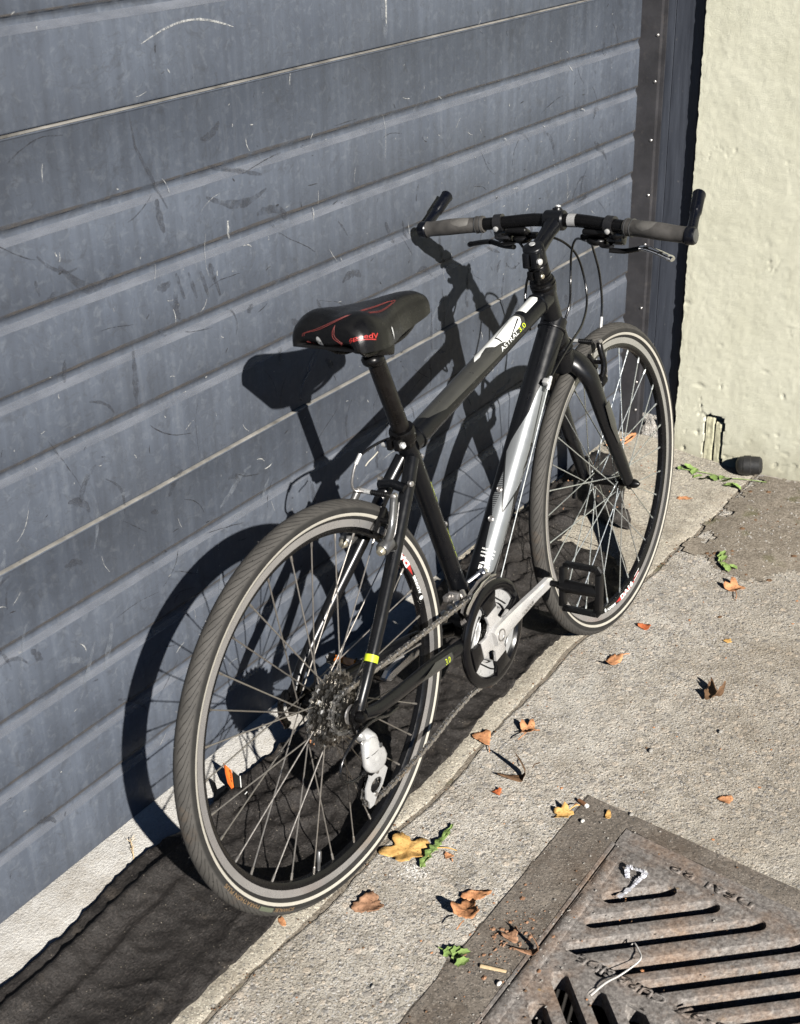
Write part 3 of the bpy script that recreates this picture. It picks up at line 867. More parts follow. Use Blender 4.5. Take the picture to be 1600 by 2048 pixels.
for k in range(8):
    y0 = -.857 - .07 * k; L = min(.19 / dA.x, (1.46 + y0) / -dA.y)
    if L > .03: slot(-.71, y0, -.71 + dA.x * L, y0 + dA.y * L)
gb = bmesh.new()
def loop(pts):
    vv = [gb.verts.new((x, y, .0015)) for x, y in pts]
    return [gb.edges.new((vv[i], vv[(i + 1) % len(vv)])) for i in range(len(vv))]
ed = loop(GP)
for x0, y0, x1, y1, w in slots:
    a = atan2(y1 - y0, x1 - x0); pts = []
    for k in range(7): t = a - pi / 2 + pi * k / 6; pts.append((x1 + cos(t) * w, y1 + sin(t) * w))
    for k in range(7): t = a + pi / 2 + pi * k / 6; pts.append((x0 + cos(t) * w, y0 + sin(t) * w))
    ed += loop(pts)
bmesh.ops.triangle_fill(gb, use_beauty=True, use_dissolve=False, edges=ed)
r = bmesh.ops.extrude_face_region(gb, geom=list(gb.faces))
for g_ in r['geom']:
    if isinstance(g_, bmesh.types.BMVert): g_.co.z -= .038
bmesh.ops.recalc_face_normals(gb, faces=gb.faces)
gme = bpy.data.meshes.new('grate'); gb.to_mesh(gme); gb.free()
grate = obj('grate', gme, 'iron')
gbm = bmesh.new(); gbm.from_mesh(grate.data)
be = [e for e in gbm.edges if len(e.link_faces) == 2 and e.calc_face_angle(0) > 1.2 and all(v.co.z > -.002 for v in e.verts)]
bmesh.ops.bevel(gbm, geom=be, offset=.0022, segments=2, affect='EDGES', profile=.6, clamp_overlap=True)
gbm.to_mesh(grate.data); gbm.free()
for p in grate.data.polygons: p.use_smooth = True
grate.data.set_sharp_from_angle(angle=radians(30))
dparent(grate, drain)
def cast_text(s, size, org, dx, dy, h, w=None, nm='raised_lettering'):
    bm = text_bm(s, size, bold=.0008, w=w)
    r = bmesh.ops.extrude_face_region(bm, geom=list(bm.faces))
    top = {g_ for g_ in r['geom'] if isinstance(g_, bmesh.types.BMVert)}
    for v in bm.verts:
        z = h if v in top else -.0008
        k = .92 if v in top else 1.0
        p = Vector(org) + Vector(dx) * v.co.x + Vector(dy) * v.co.y; p.z = .0015 + z; v.co = p
    bmesh.ops.recalc_face_normals(bm, faces=bm.faces)
    me = bpy.data.meshes.new(nm); bm.to_mesh(me); bm.free()
    return dparent(obj(nm, me, 'iron'), drain)
def vec3(x, y): return Vector((x, y, 0)).normalized()
dbar = vec3(.09, 1)
cast_text('CURB SIDE', .026, (-.222, -.968, 0), dbar, (-dbar.y, dbar.x, 0), .0011, w=.155)
drr = vec3(.137, 1)
cast_text('DEAL RP', .028, (.052, -1.01, 0), drr, (-drr.y, drr.x, 0), .0011, w=.155)
cast_text('8-97', .030, (-.228, -1.072, 0), dbar, (-dbar.y, dbar.x, 0), .0011, w=.085)
for c_b, h_b, a_b in (((.030, -.905, .0014), .085, -.137), ((-.222, -.885, .0012), .095, -.09), ((-.262, -.885, .0012), .095, -.09)):
    b = MB(); b.box(c_b, (.0016, h_b, .0012), Matrix.Rotation(a_b, 3, 'Z')); dparent(b.build('raised_border', 'iron', smooth=False), drain)
b = MB(); b.tube([(-.08, -.762, .001), (-.41, -.757, .001)], [(.003, .012), (.003, .012)], 12, up=(0, 0, 1)); b.tube([(.02, -.760, .001), (-.045, -.762, .001)], [(.0028, .011), (.0028, .011)], 12, up=(0, 0, 1))
dparent(b.build('raised_bar', 'iron'), drain)
b = MB(); b.add([(x, y, z) for z in (-.06, -.55) for x, y in ((.2, -.65), (-1.1, -.65), (-1.1, -1.6), (.2, -1.6))], [(4, 5, 6, 7), (0, 1, 5, 4), (1, 2, 6, 5), (2, 3, 7, 6), (3, 0, 4, 7)])
o = b.build('drain_pit', 'pit', smooth=False); dparent(o, drain)

# ================================================================== BICYCLE
# local frame: u forward, v left, w up; origin at the rear tyre's contact point
BIKE = empty('bicycle'); tag(BIKE, 'black hybrid bicycle with silver down tube graphics leaning on the garage door', 'bicycle')
BM_ = Matrix.Rotation(-.0271, 4, 'Z') @ Matrix.Rotation(-.0974, 4, 'X')
BIKE.matrix_world = Matrix.Translation((-.2514, -.3872, 0)) @ BM_
WR, TR_, WB = .343, .0175, 1.034
HA = 1.2145
SA = Vector((-cos(HA), 0, sin(HA))); SN = Vector((sin(HA), 0, cos(HA)))
HUBF = Vector((WB, 0, WR)); S0 = HUBF - SN * .045
STM = Matrix.Translation(S0) @ Matrix.Rotation(.0248, 4, SA) @ Matrix.Translation(-S0)
def st(p): return STM @ Vector(p)
def axis_at(w): return S0 + SA * ((w - S0.z) / SA.z)
def part(b, name, m, parent=None, xf=None, ang=38, label=None): return b.build(name, m, parent or BIKE, xf, ang, True, label)

def tube_map(A, B, r, up, eps=.0006):
    A, B = Vector(A), Vector(B); d = (B - A).normalized(); up = Vector(up); up = (up - d * up.dot(d)).normalized()
    rt = d.cross(up)                                  # points to the bike's right side
    def f(x, y): return A + d * x + (up * cos(y / r) + rt * sin(y / r)) * (r + eps)
    return f
def deg(P, r): return [(x, radians(a) * r) for x, a in P]

# ---- wheels
def wheel(name, mw, spoke_m, hubL, hubR, flange, label, rear):
    # rim is the part; everything else rides on it
    b = MB(); b.ring([(.3085, -.0105), (.3125, -.0112), (.3138, -.0100), (.3125, -.0088), (.310, -.007), (.310, .007), (.3125, .0088), (.3138, .0100), (.3125, .0112), (.3085, .0105), (.2995, .0102), (.2930, .0085), (.2890, .0050), (.2880, 0), (.2890, -.0050), (.2930, -.0085), (.2995, -.0102)], 144)
    rim = obj(name, b.mesh('rim', ang=30), 'rimblack', BIKE, label, mw)
    for sgn in (-1, 1):
        b = MB(); b.ring([(.2995, sgn * .0105), (.3120, sgn * .01135)], 144, closed=False)
        b.build('brake_track', 'braketrack', rim)
    # tyre with section UVs
    me = bpy.data.meshes.new('tyre'); N, K = 200, 26; vs = []; fs = []
    for i in range(N):
        a = 2 * pi * i / N
        for k in range(K + 1):
            t = radians(150) * (2 * k / K - 1); r = .3255 + TR_ * cos(t); v = TR_ * sin(t) * (1 - .0 * cos(t))
            if abs(t) < .7: r += .0006 * cos(t / .7 * pi / 2)
            vs.append((r * cos(a), v, r * sin(a)))
    for i in range(N):
        for k in range(K):
            j = (i + 1) % N; fs.append((i * (K + 1) + k, i * (K + 1) + k + 1, j * (K + 1) + k + 1, j * (K + 1) + k))
    me.from_pydata(vs, [], fs); uv = me.uv_layers.new(name='uv')
    for p in me.polygons:
        p.use_smooth = True
        for li in p.loop_indices:
            vi = me.loops[li].vertex_index; i, k = divmod(vi, K + 1)
            if i == 0 and p.index >= (N - 1) * K: i = N
            uv.data[li].uv = (i / N, k / K)
    me.validate()
    bmx = bmesh.new(); bmx.from_mesh(me); bmesh.ops.recalc_face_normals(bmx, faces=bmx.faces); bmx.to_mesh(me); bmx.free()
    tyre = obj('tyre', me, 'tyre', rim)
    b = MB()
    for sgn in (-1, 1):
        pr = []
        for k in range(5):
            r = .3182 + .0050 * k / 4; c = (r - .3255) / TR_; pr.append((.3255 + (TR_ + .0004) * c, sgn * (TR_ + .0004) * sqrt(1 - c * c)))
        b.ring(pr, 144, closed=False)
    b.build('reflective_stripe', 'cream', rim)
    # moulding whiskers
    b = MB(); rr = random.Random(5)
    for i in range(170):
        a = 2 * pi * i / 170 + rr.uniform(-.01, .01); t = rr.choice((-.75, .75, -.5, .5, .9)) + rr.uniform(-.1, .1)
        r = .3255 + TR_ * cos(t); v = TR_ * sin(t); L = rr.uniform(.0015, .004)
        p = Vector((r * cos(a), v, r * sin(a))); nn = Vector((cos(t) * cos(a), sin(t), cos(t) * sin(a))) + Vector((rr.uniform(-.5, .5), rr.uniform(-.4, .4), rr.uniform(-.5, .5)))
        b.tube([p, p + nn.normalized() * L], [.0005, .0002], 3)
    o = b.build('tread_whiskers', 'plastic', rim); o['kind'] = 'stuff'
    # hub
    b = MB(); b.lathe((0, 0, 0), (0, 1, 0), [(hubR - .003, .012), (hubR - .003, flange), (hubR, flange), (hubR + .001, .016), (hubR + .010, .012), (0, .0115), (hubL - .010, .012), (hubL - .001, .016), (hubL, flange), (hubL + .003, flange), (hubL + .003, .012)], 28)
    b.cyl((0, hubR - .03, 0), (0, hubL + .03, 0), .008, 12)
    b.build('hub', 'satin', rim)
    # 32 spokes, three-cross
    NSP = 32
    for i in range(NSP):
        side = -1 if i % 2 == 0 else 1
        g = i // 2; lead = 1 if g % 2 == 0 else -1
        ar = 2 * pi * (i + .5) / NSP
        ah = ar + lead * radians(64)
        v = hubR if side < 0 else hubL
        p0 = Vector(((flange - .003) * cos(ah), v + lead * .0022, (flange - .003) * sin(ah))); p1 = Vector((.2890 * cos(ar), side * .0015, .2890 * sin(ar)))
        L = (p1 - p0).length
        key = (name, round(L, 4))
        if key not in SPK:
            bb = MB(); bb.tube([(0, 0, 0), (0, 0, L - .013)], .00125, 6); bb.tube([(0, 0, L - .013), (0, 0, L - .0115), (0, 0, L)], [.0014, .0021, .0021], 7)
            SPK[key] = bb.mesh('spoke'); SPK[key].materials.append(M[spoke_m])
        q = (p1 - p0).to_track_quat('Z', 'Y')
        o = obj('spoke', SPK[key], None, rim, None, Matrix.Translation(p0) @ q.to_matrix().to_4x4())
    return rim
SPK = {}
rw = wheel('rear_wheel', Matrix.Translation((0, 0, WR)), 'spoke_rear', .033, -.020, .0235, 'rear wheel with cream striped tyre', True)
fw = wheel('front_wheel', STM @ Matrix.Translation(HUBF), 'spoke_front', .031, -.031, .0195, 'front wheel with bright steel spokes', False)
# lettering on rims and tyres
def rim_map(a0, r0, sgn=1, up_in=True, v0=-.0098, slope=.27):
    def f(x, y):
        a = a0 + (x / r0 if up_in else -x / r0); r = r0 - y if up_in else r0 + y
        v = v0 + max(0, (.2995 - r)) * slope
        return Vector((r * cos(a), v - .0006, r * sin(a)))
    return f
def rim_marks(rim, a0):
    W = lambda nm, bm, v0, m, x0=0.0, r0=.2985: wrap(nm, bm, rim_map(a0 + x0 / .2985, r0, v0=v0), m, rim, (.004, 0))
    W('rim_decal', poly_bm([(-.008, -.0007), (.196, -.0007), (.188, .0085), (-.002, .0085)]), -.0102, 'outline')
    W('rim_decal', poly_bm([(.058, .0042), (.082, -.0004), (.160, -.0004), (.152, .0030), (.090, .0080)]), -.0106, 'red')
    W('rim_lettering', text_bm('DA16', .0120, bold=.0007, w=.066), -.0111, 'white', .084)
    W('rim_lettering', text_bm('ALEXRIMS', .0072, bold=.0003, w=.044), -.0107, 'white', .012, .2978)
    W('rim_emblem', poly_bm([(.003 + .0042 * cos(t * pi / 6), .0038 + .0042 * sin(t * pi / 6)) for t in range(12)]), -.0107, 'white')
    W('rim_decal', poly_bm([(.158, .0005), (.186, .0005), (.186, .0020), (.158, .0020)], [(.166, .0060), (.194, .0060), (.194, .0074), (.166, .0074)]), -.0108, 'white')
    W('rim_decal', poly_bm([(.158, .0028), (.188, .0034), (.188, .0050), (.158, .0044)]), -.0108, 'red')
rim_marks(rw, radians(12.5)); rim_marks(fw, radians(-103))
def tyre_map(a0, r0):
    def f(x, y):
        a = a0 - x / r0; r = r0 + y; c = max(-.99, min(.99, (r - .3255) / TR_))
        return Vector(((.3255 + (TR_ + .0005) * c) * cos(a), -(TR_ + .0005) * sqrt(1 - c * c), (.3255 + (TR_ + .0005) * c) * sin(a)))
    return f
ta = radians(-119)
wrap('tyre_lettering', text_bm('SCHWALBE', .0085, w=.052), tyre_map(ta, .3265), 'tyreprint', rw, (.004, .003))
wrap('tyre_decal', poly_bm([(0, 0), (.036, 0), (.036, .007), (0, .007)]), tyre_map(ta - .056 / .3265, .3265), 'greenprint', rw, (.004, .003))
wrap('tyre_lettering', text_bm('MARATHON PLUS', .0085, w=.105), tyre_map(ta - .096 / .3265, .3265), 'tyreprint', rw, (.004, .003))
# valve
b = MB(); av = radians(-104)
b.lathe((.289 * cos(av), 0, .289 * sin(av)), (-cos(av), 0, -sin(av)), [(0, .0035), (.016, .0033), (.016, .0046), (.034, .0046), (.036, .003)], 10); b.build('valve', 'gunmetal', rw)

# ---- frame tubes
TT = ((.312, 0, .690), (.803, 0, .815)); DT = ((.452, 0, .300), (.838, 0, .762)); RT, RD = .0205, .0258
b = MB(); b.tube([(.449, 0, .283), (.2975, 0, .712)], .0175, 24); o = part(b, 'seat_tube', 'frame')
fST = tube_map((.449, 0, .283), (.2975, 0, .712), .0175, (-1, 0, 0))
wrap('seat_tube_lettering', text_bm('ASTRAL 3.0', .007, w=.045), lambda x, y: fST(.345 - x, radians(118) * .0175 + y - .003), 'yellow', o, (.004, .002))
wrap('seat_tube_lettering', text_bm('TRIPLE BUTTED 6061', .0055, w=.07), lambda x, y: fST(.235 - x, radians(118) * .0175 + y - .003), 'yellow', o, (.004, .002))
b = MB(); b.tube([TT[0], (.40, 0, .7126), (.70, 0, .7888), TT[1]], [RT, RT, RT, RT + .001], 28); tt = part(b, 'top_tube', 'frame')
b = MB(); b.tube([DT[0], DT[1]], RD, 30); dt = part(b, 'down_tube', 'frame')
HT0, HT1 = axis_at(.694), axis_at(.836)
b = MB(); L = (HT1 - HT0).length
b.lathe(HT0, SA, [(0, .0235), (.004, .0245), (.010, .0235), (.02, .0215), (L / 2, .0205), (L - .02, .0215), (L - .010, .0235), (L - .004, .0245), (L, .0235)], 28); part(b, 'head_tube', 'frame')
b = MB()
for c, r, ax in ((TT[1], .0225, (TT[0], TT[1])), (DT[1], .0275, DT)):
    pass
def weld(c, d, r, n=26, rr=.0022):
    d = Vector(d).normalized(); u = d.orthogonal().normalized(); w = d.cross(u)
    pts = [Vector(c) + (u * cos(2 * pi * k / n) + w * sin(2 * pi * k / n)) * r for k in range(n)]
    bb = MB(); bb.tube(pts, [rr * (1 + .25 * (k % 2)) for k in range(n)], 7, closed=True); part(bb, 'weld_bead', 'frame')
ttd = Vector(TT[1]) - Vector(TT[0]); dtd = Vector(DT[1]) - Vector(DT[0])
weld(Vector(TT[1]) - ttd.normalized() * .030, ttd, RT + .0006); weld(Vector(DT[1]) - dtd.normalized() * .022, dtd, RD + .0006)
weld(Vector(TT[0]) + ttd.normalized() * .022, ttd, RT + .0006)
b = MB(); b.lathe((.4431, -.037, .2702), (0, 1, 0), [(0, .020), (0, .022), (.074, .022), (.074, .020)], 28); part(b, 'bottom_bracket', 'satin')
for s in (-1, 1):
    b = MB(); P = spline([(.302, s * .010, .668), (.258, s * .022, .620), (.20, s * .034, .556), (.115, s * .052, .468), (.045, s * .0645, .396), (.020, s * .0665, .366), (.010, s * .066, .350)], 5)
    n = len(P); b.tube(P, [.0125 if i < n * .3 else .0125 - .003 * min(1, (i / n - .3) / .4) for i in range(n)], 16); o = part(b, 'seat_stay', 'frame')
    if s < 0:
        f = tube_map((.066, -.0610, .4185), (.052, -.0635, .4035), .0112, (-1, 0, 0), .0007)
        wrap('yellow_band', poly_bm([(0, -.033), (.012, -.033), (.012, .033), (0, .033)]), f, 'yellow', o, (.006, .002))
    b = MB(); P = spline([(.425, s * .028, .270), (.34, s * .045, .290), (.25, s * .051, .304), (.15, s * .058, .313), (.06, s * .066, .324), (.018, s * .067, .336)], 5)
    n = len(P); b.tube(P, [(.0150 - .004 * i / n, .0105 - .0015 * i / n) for i in range(n)], 16, up=(0, 0, 1)); o = part(b, 'chain_stay', 'frame')
    if s < 0:
        A_, B_ = P[8], P[14]
        f = tube_map(A_, B_, .0115, (0, -1, .2), .0032)
        wrap('chain_stay_panel', poly_bm([(-.004, -.007), (.05, -.008), (.11, -.003), (.05, .008), (-.004, .006)]), f, 'greyband', o, (.008, .003))
        L_ = (B_ - A_).length
        f2 = tube_map(A_, B_, .0115, (0, -1, .2), .0040)
        wrap('chain_stay_lettering', text_bm('3.0', .012, w=.017), lambda x, y: f2(.024 - x, y - .005), 'yellow', o, (.004, .003))
    # dropout plate
    b = MB(); b.prism([(.030, .006), (.024, .030), (.004, .022), (-.012, .012), (-.014, -.004), (-.010, -.030), (.006, -.034), (.012, -.012), (.034, -.012)], (0, s * .0665, WR), (1, 0, 0), (0, 0, 1), (0, 1, 0), .0065, .0012); o = part(b, 'dropout', 'satin')
    # small eyelet bolts
    b = MB(); b.lathe((.262, s * .028, .640), (-.2, s * .9, .1), [(0, .005), (.007, .005), (.008, .003)], 10); part(b, 'eyelet_bolt', 'steel')
for du in ((.0095, .360), (.004, .349)):
    b = MB(); b.lathe((du[0], -.0695, du[1]), (0, -1, 0), [(0, .0034), (.003, .0034), (.0035, .002)], 9); part(b, 'dropout_screw', 'steel')
b = MB(); b.tube([(.252, .027, .634), (.254, 0, .638), (.252, -.027, .634)], .0085, 14); o = part(b, 'brake_bridge', 'frame')
b = MB(); b.lathe((.2462, 0, .6335), (-.85, 0, -.3), [(0, .0034), (.0025, .0034)], 10); b.build('bridge_hole', 'outline', o)
# bottle bosses
for uu in (.319, .372):
    w = .283 + (.449 - uu) * (.429 / .1515)
    b = MB(); b.lathe((uu + .0165, -.003, w + .006), (.94, -.2, .3), [(0, .005), (.005, .005), (.006, .003)], 10); part(b, 'bottle_boss', 'steel')
for uu in (.604, .566):
    p = Vector((uu, 0, .300 + (uu - .452) * (.462 / .386))); up = Vector((-.767, -.12, .641))
    b = MB(); b.lathe(p + up * RD * .98, up, [(0, .0062), (.004, .0062), (.0055, .0045), (.004, .003)], 12); part(b, 'bottle_boss', 'steel')

# ---- graphics on the two main tubes
fT = tube_map(TT[0], TT[1], RT, (0, 0, 1), .0007); fT2 = tube_map(TT[0], TT[1], RT, (0, 0, 1), .0011); fT0 = tube_map(TT[0], TT[1], RT, (0, 0, 1), .0004)
ST_ = (.006, .002)
wrap('grey_panel', poly_bm(deg([(.055, -62), (.29, -62), (.405, -62), (.403, 40), (.388, 84), (.30, 84), (.10, 66), (.055, 30), (.045, -20)], RT)), fT0, 'greyband', tt, ST_)
wrap('white_panel', poly_bm(deg([(.416, -52), (.470, -52), (.470, 22), (.462, 32), (.416, 32)], RT)), fT, 'white', tt, ST_)
wrap('white_graphic', poly_bm(deg([(.232, 8), (.252, -25), (.285, -55), (.345, -60), (.380, -48), (.397, -12), (.397, 24), (.388, 46), (.374, 58), (.348, 55), (.330, 62), (.318, 50), (.316, 36), (.292, 33), (.281, -2), (.262, 4), (.25, 12)], RT)), fT, 'white', tt, ST_)
wrap('graphic_outline', poly_bm(deg([(.312, 42), (.3155, 42), (.3175, 2), (.314, 0)], RT), deg([(.314, 0), (.3175, 2), (.378, -14), (.378, -17)], RT), deg([(.336, 60), (.345, 58), (.392, 24), (.390, 18)], RT)), fT2, 'outline', tt, ST_)
wrap('top_tube_lettering', text_bm('ASTRAL', .0115, w=.066), lambda x, y: fT2(.299 + x, radians(79) * RT - y), 'white', tt, (.004, .002))
wrap('top_tube_lettering', text_bm('3.0', .0120, w=.024), lambda x, y: fT2(.369 + x, radians(79) * RT - y), 'yellow', tt, (.004, .002))
UPD = (-.767, 0, .641)
fD0 = tube_map(DT[0], DT[1], RD, UPD, .0004); fD = tube_map(DT[0], DT[1], RD, UPD, .0008); fD2 = tube_map(DT[0], DT[1], RD, UPD, .0012)
SD_ = (.008, .0022)
wrap('silver_fade', poly_bm(deg([(.075, 62), (.09, 34), (.13, 14), (.20, 4), (.27, 26), (.28, 60), (.20, 90), (.12, 92), (.085, 84)], RD)), fD0, 'silverpaint', dt, SD_)
wrap('silver_graphic', poly_bm(deg([(.195, 40), (.245, 22), (.310, -14), (.335, -6), (.372, 18), (.400, 36), (.440, 44), (.468, 58), (.480, 76), (.472, 94), (.45, 102), (.40, 106), (.345, 112), (.342, 92), (.312, 90), (.308, 116), (.292, 116), (.290, 88), (.245, 80)], RD)), fD, 'silverpaint', dt, SD_)
wrap('graphic_outline', poly_bm(deg([(.340, 88), (.345, 88), (.440, 74), (.440, 70)], RD), deg([(.338, 88), (.345, 88), (.347, 112), (.340, 112)], RD), deg([(.288, 86), (.293, 86), (.312, 92), (.309, 112)], RD), deg([(.195, 40), (.199, 45), (.312, -11), (.310, -17)], RD), deg([(.195, 40), (.195, 46), (.246, 85), (.245, 78)], RD)), fD2, 'outline', dt, SD_)
# stippled pattern panel
pp = []
for i in range(46):
    s0 = .128 + .0040 * i
    lo = 46 - 62 * min(1, (s0 - .12) / .10) if s0 < .22 else -16 + 28 * (s0 - .22) / .09
    hi = 40 if s0 < .195 else 40 - 44 * (s0 - .195) / .10
    if hi - lo < 4: continue
    pp.append(deg([(s0, lo), (s0 + .0026, lo), (s0 + .0026 + .004, hi), (s0 + .004, hi)], RD))
wrap('stipple_pattern', poly_bm(*pp), fD, 'silverpaint', dt, (0, .0022))
for k, (tx, s0, wd, sz) in enumerate((('FULL SUSPENSION', .118, .026, .004), ('HYBRID DESIGN', .111, .026, .004), ('TRIPLE BUTTED', .104, .026, .004), ('REI', .079, .020, .0125))):
    wrap('down_tube_lettering', text_bm(tx, sz, bold=.0002, w=wd), lambda x, y, s0=s0, wd=wd: fD2(s0 + y, radians(34) * RD + x - wd / 2), 'white', dt, (.003, .0022))
wrap('down_tube_decal', poly_bm([(.0915, -.010), (.095, -.004), (.0925, .0), (.0965, .004), (.0915, .010), (.0905, .010), (.0905, -.010)]), lambda x, y: fD2(x, radians(34) * RD + y), 'white', dt, (.003, .0022))
wrap('down_tube_decal', poly_bm([(.060, -.011), (.074, -.011), (.074, .011), (.060, .011)]), lambda x, y: fD(x, radians(34) * RD + y), 'silver', dt, (.004, .0022))
wrap('down_tube_lettering', text_bm('REG. NO.', .004, w=.018), lambda x, y: fD2(.068 + y, radians(34) * RD + x - .009), 'outline', dt, (.003, .0022))
el = [(.042 + .013 * cos(t * pi / 12), .0135 * sin(t * pi / 12)) for t in range(24)]; el2 = [(.042 + .0105 * cos(t * pi / 12), .011 * sin(t * pi / 12)) for t in range(24)]
wrap('oval_seal', poly_bm(el), lambda x, y: fD(x, radians(20) * RD + y), 'white', dt, (.004, .0022))
wrap('oval_seal_print', poly_bm(*[[(.042 + r0 * cos(t), r0 * 1.05 * sin(t)) for t in (a - .28, a + .28)] + [(.042 + (r0 + .0016) * cos(t), (r0 + .0016) * 1.05 * sin(t)) for t in (a + .28, a - .28)] for a in (.8, 2.3, 3.95, 5.5) for r0 in (.0085,)]), lambda x, y: fD2(x, radians(20) * RD + y), 'outline', dt, (.004, .0022))

# ---- seat post, collar, saddle
pd = (Vector((.2449, 0, .857)) - Vector((.2975, 0, .712))).normalized()
b = MB(); b.cyl(Vector((.2975, 0, .712)) - pd * .06, Vector((.2449, 0, .857)), .0156, 22); part(b, 'seat_post', 'post')
b = MB(); c0 = Vector((.3015, 0, .701)); b.lathe(c0, pd, [(-.008, .0185), (0, .0205), (.003, .0225), (.022, .0228), (.0255, .0215), (.027, .0165)], 26)
back = Vector((-.94, 0, -.34)).normalized()
b.box(c0 + pd * .012 + back * .026 + Vector((0, -.0075, 0)), (.010, .0055, .010), bev=.003); b.box(c0 + pd * .012 + back * .026 + Vector((0, .0075, 0)), (.010, .0055, .010), bev=.003)
sc_ = part(b, 'seat_collar', 'satin')
b = MB(); b.lathe(c0 + pd * .012 + back * .027 + Vector((0, -.012, 0)), (0, -1, 0), [(0, .0058), (.006, .0058), (.0072, .0045), (.005, .003)], 14); b.build('collar_bolt', 'silver', sc_)
b = MB(); b.lathe(c0 + pd * .010 + back * .027 + Vector((0, .013, 0)), (0, 1, 0), [(0, .0062), (.012, .0062), (.014, .004)], 14); b.build('collar_nut', 'silver', sc_)
SU = [.132, .124, .120, .119, .122, .130, .144, .162, .184, .208, .236, .27, .305, .335, .362, .380, .389, .392]
SH = [.040, .050, .056, .061, .066, .0720, .0770, .0785, .076, .067, .054, .040, .0315, .028, .0260, .0225, .016, .007]
STP = [.916, .922, .930, .940, .950, .9570, .962, .964, .963, .960, .957, .954, .952, .949, .944, .935, .925, .915]
SBT = [.914, .914, .913, .913, .912, .911, .910, .908, .906, .903, .900, .898, .898, .899, .901, .903, .906, .909]
def sad(t, ph, e=0.0):
    # t: 0..1 rear to nose, ph: -1..1 left skirt over the top to right skirt
    x = t * (len(SU) - 1); i = min(len(SU) - 2, int(x)); f = x - i
    g = lambda A: A[i] + (A[i + 1] - A[i]) * f
    u, h, tp, bt = g(SU), g(SH), g(STP), g(SBT)
    a = ph * pi / 2
    v = -h * (1 if a > 0 else -1) * abs(sin(a)) ** .80
    w = bt + (tp - bt) * max(0, cos(a)) ** .62
    # shallow channel and raised sit-bone pads at the back
    pad = math.exp(-((u - .150) / .034) ** 2) * math.exp(-((abs(v) - .045) / .022) ** 2) * .006
    ch = math.exp(-((u - .12) / .06) ** 2) * math.exp(-(v / .014) ** 2) * .004
    w += pad - ch
    if e:
        q = 1e-3; p0 = Vector((u, v, w)); s1, s2 = (1 if t < .99 else -1), (1 if ph < .99 else -1)
        n_ = (sad(t + s1 * q, ph) - p0).cross(sad(t, ph + s2 * q) - p0) * (s1 * s2)
        if n_.length > 0: n_.normalize()
        if n_.dot(p0 - Vector((.22, 0, .90))) < 0: n_ = -n_
        return p0 + n_ * e
    return Vector((u, v, w))
NT_, NP_ = 66, 34
b = MB(); vs = []; fs = []
for i in range(NT_ + 1):
    for k in range(NP_ + 1): vs.append(sad(i / NT_, -1 + 2 * k / NP_))
m = NP_ + 1
for i in range(NT_):
    for k in range(NP_): fs.append((i * m + k, i * m + k + 1, i * m + m + k + 1, i * m + m + k))
    fs.append((i * m + NP_, i * m, i * m + m, i * m + m + NP_))
fs.append(tuple(reversed(range(m)))); fs.append(tuple(range(NT_ * m, NT_ * m + m)))
b.add(vs, fs); sdl = part(b, 'saddle', 'vinyl', ang=75)
def onsad(pts, e=.0006): return [sad(t, p, e) for t, p in pts]
for off in (-.014, .014):
    for pts in ([(.05, -.50 + off * 2), (.16, -.40 + off * 2), (.23, -.05 + off), (.34, .20 + off), (.46, .26 + off), (.56, .24 + off), (.645, .27 + off * .5)],
                [(.645, .27 + off * .5), (.665 + off * .6, .33), (.63 + off * .4, .39 + off * .4), (.54, .41 + off), (.45, .38 + off)],
                [(.25 + off * .5, .14), (.20 + off * .6, .145 + off), (.15 + off * .6, .17 + off), (.10 + off * .5, .29 + off), (.07 + off * .5, .36 + off), (.02, .29 + off)],
                [(.05 + off * .3, -.5), (.03 + off * .2, -.42), (.015, -.36 + off)]):
        b = MB(); b.tube(spline(onsad(pts, .0005), 8), .00042, 5); b.build('stitching', 'redthread', sdl)
wrap('saddle_emblem', poly_bm([(.0075 * cos(t * pi / 10), .0075 * sin(t * pi / 10)) for t in range(20)]), lambda x, y: sad(.085 + y * 9.5, -.08 + x * 6.8, .0007), 'silver', sdl, (.003, .003))
wrap('saddle_emblem_print', poly_bm(*[[(.0042 * cos(a) + .0013 * cos(q), .0042 * sin(a) + .0013 * sin(q)) for q in (0, 1.57, 3.14, 4.71)] for a in (.5, 2.6, 4.7)]), lambda x, y: sad(.085 + y * 9.5, -.08 + x * 6.8, .0011), 'outline', sdl, (.003, .003))
def sad_arc(t0, p0, t1, p1, n=60):
    Q = [(t0 + (t1 - t0) * i / n, p0 + (p1 - p0) * i / n) for i in range(n + 1)]; P = [sad(*q) for q in Q]; L = [0]
    for a, c in zip(P, P[1:]): L.append(L[-1] + (c - a).length)
    def f(x):
        x = max(0, min(L[-1] - 1e-6, x))
        for i in range(n):
            if L[i + 1] >= x:
                k = (x - L[i]) / (L[i + 1] - L[i]); return Q[i][0] + (Q[i + 1][0] - Q[i][0]) * k, Q[i][1] + (Q[i + 1][1] - Q[i][1]) * k
        return Q[-1]
    return f, L[-1]
sarc, slen = sad_arc(.13, .64, .40, .90)
wrap('saddle_lettering', text_bm('SpeedV', .0150, shear=.3, bold=.0001, w=slen * .98), lambda x, y: sad(sarc(x)[0], sarc(x)[1] - y * 9, .0008), 'red', sdl, (.003, .003))
wrap('saddle_lettering', poly_bm([(.008, -.004), (.046, -.003), (.046, -.0012), (.008, -.0026)]), lambda x, y: sad(sarc(x)[0], sarc(x)[1] - y * 9, .0008), 'red', sdl, (.003, .003))
wrap('saddle_scuff', poly_bm([(0, -.001), (.004, .0025), (.012, .003), (.020, .001), (.026, -.001), (.02, -.002), (.010, -.002)]), lambda x, y: sad(.53 - y * 2.5, .80 + x * 7.0, .0009), 'white', sdl, (.003, .003))
b = MB()
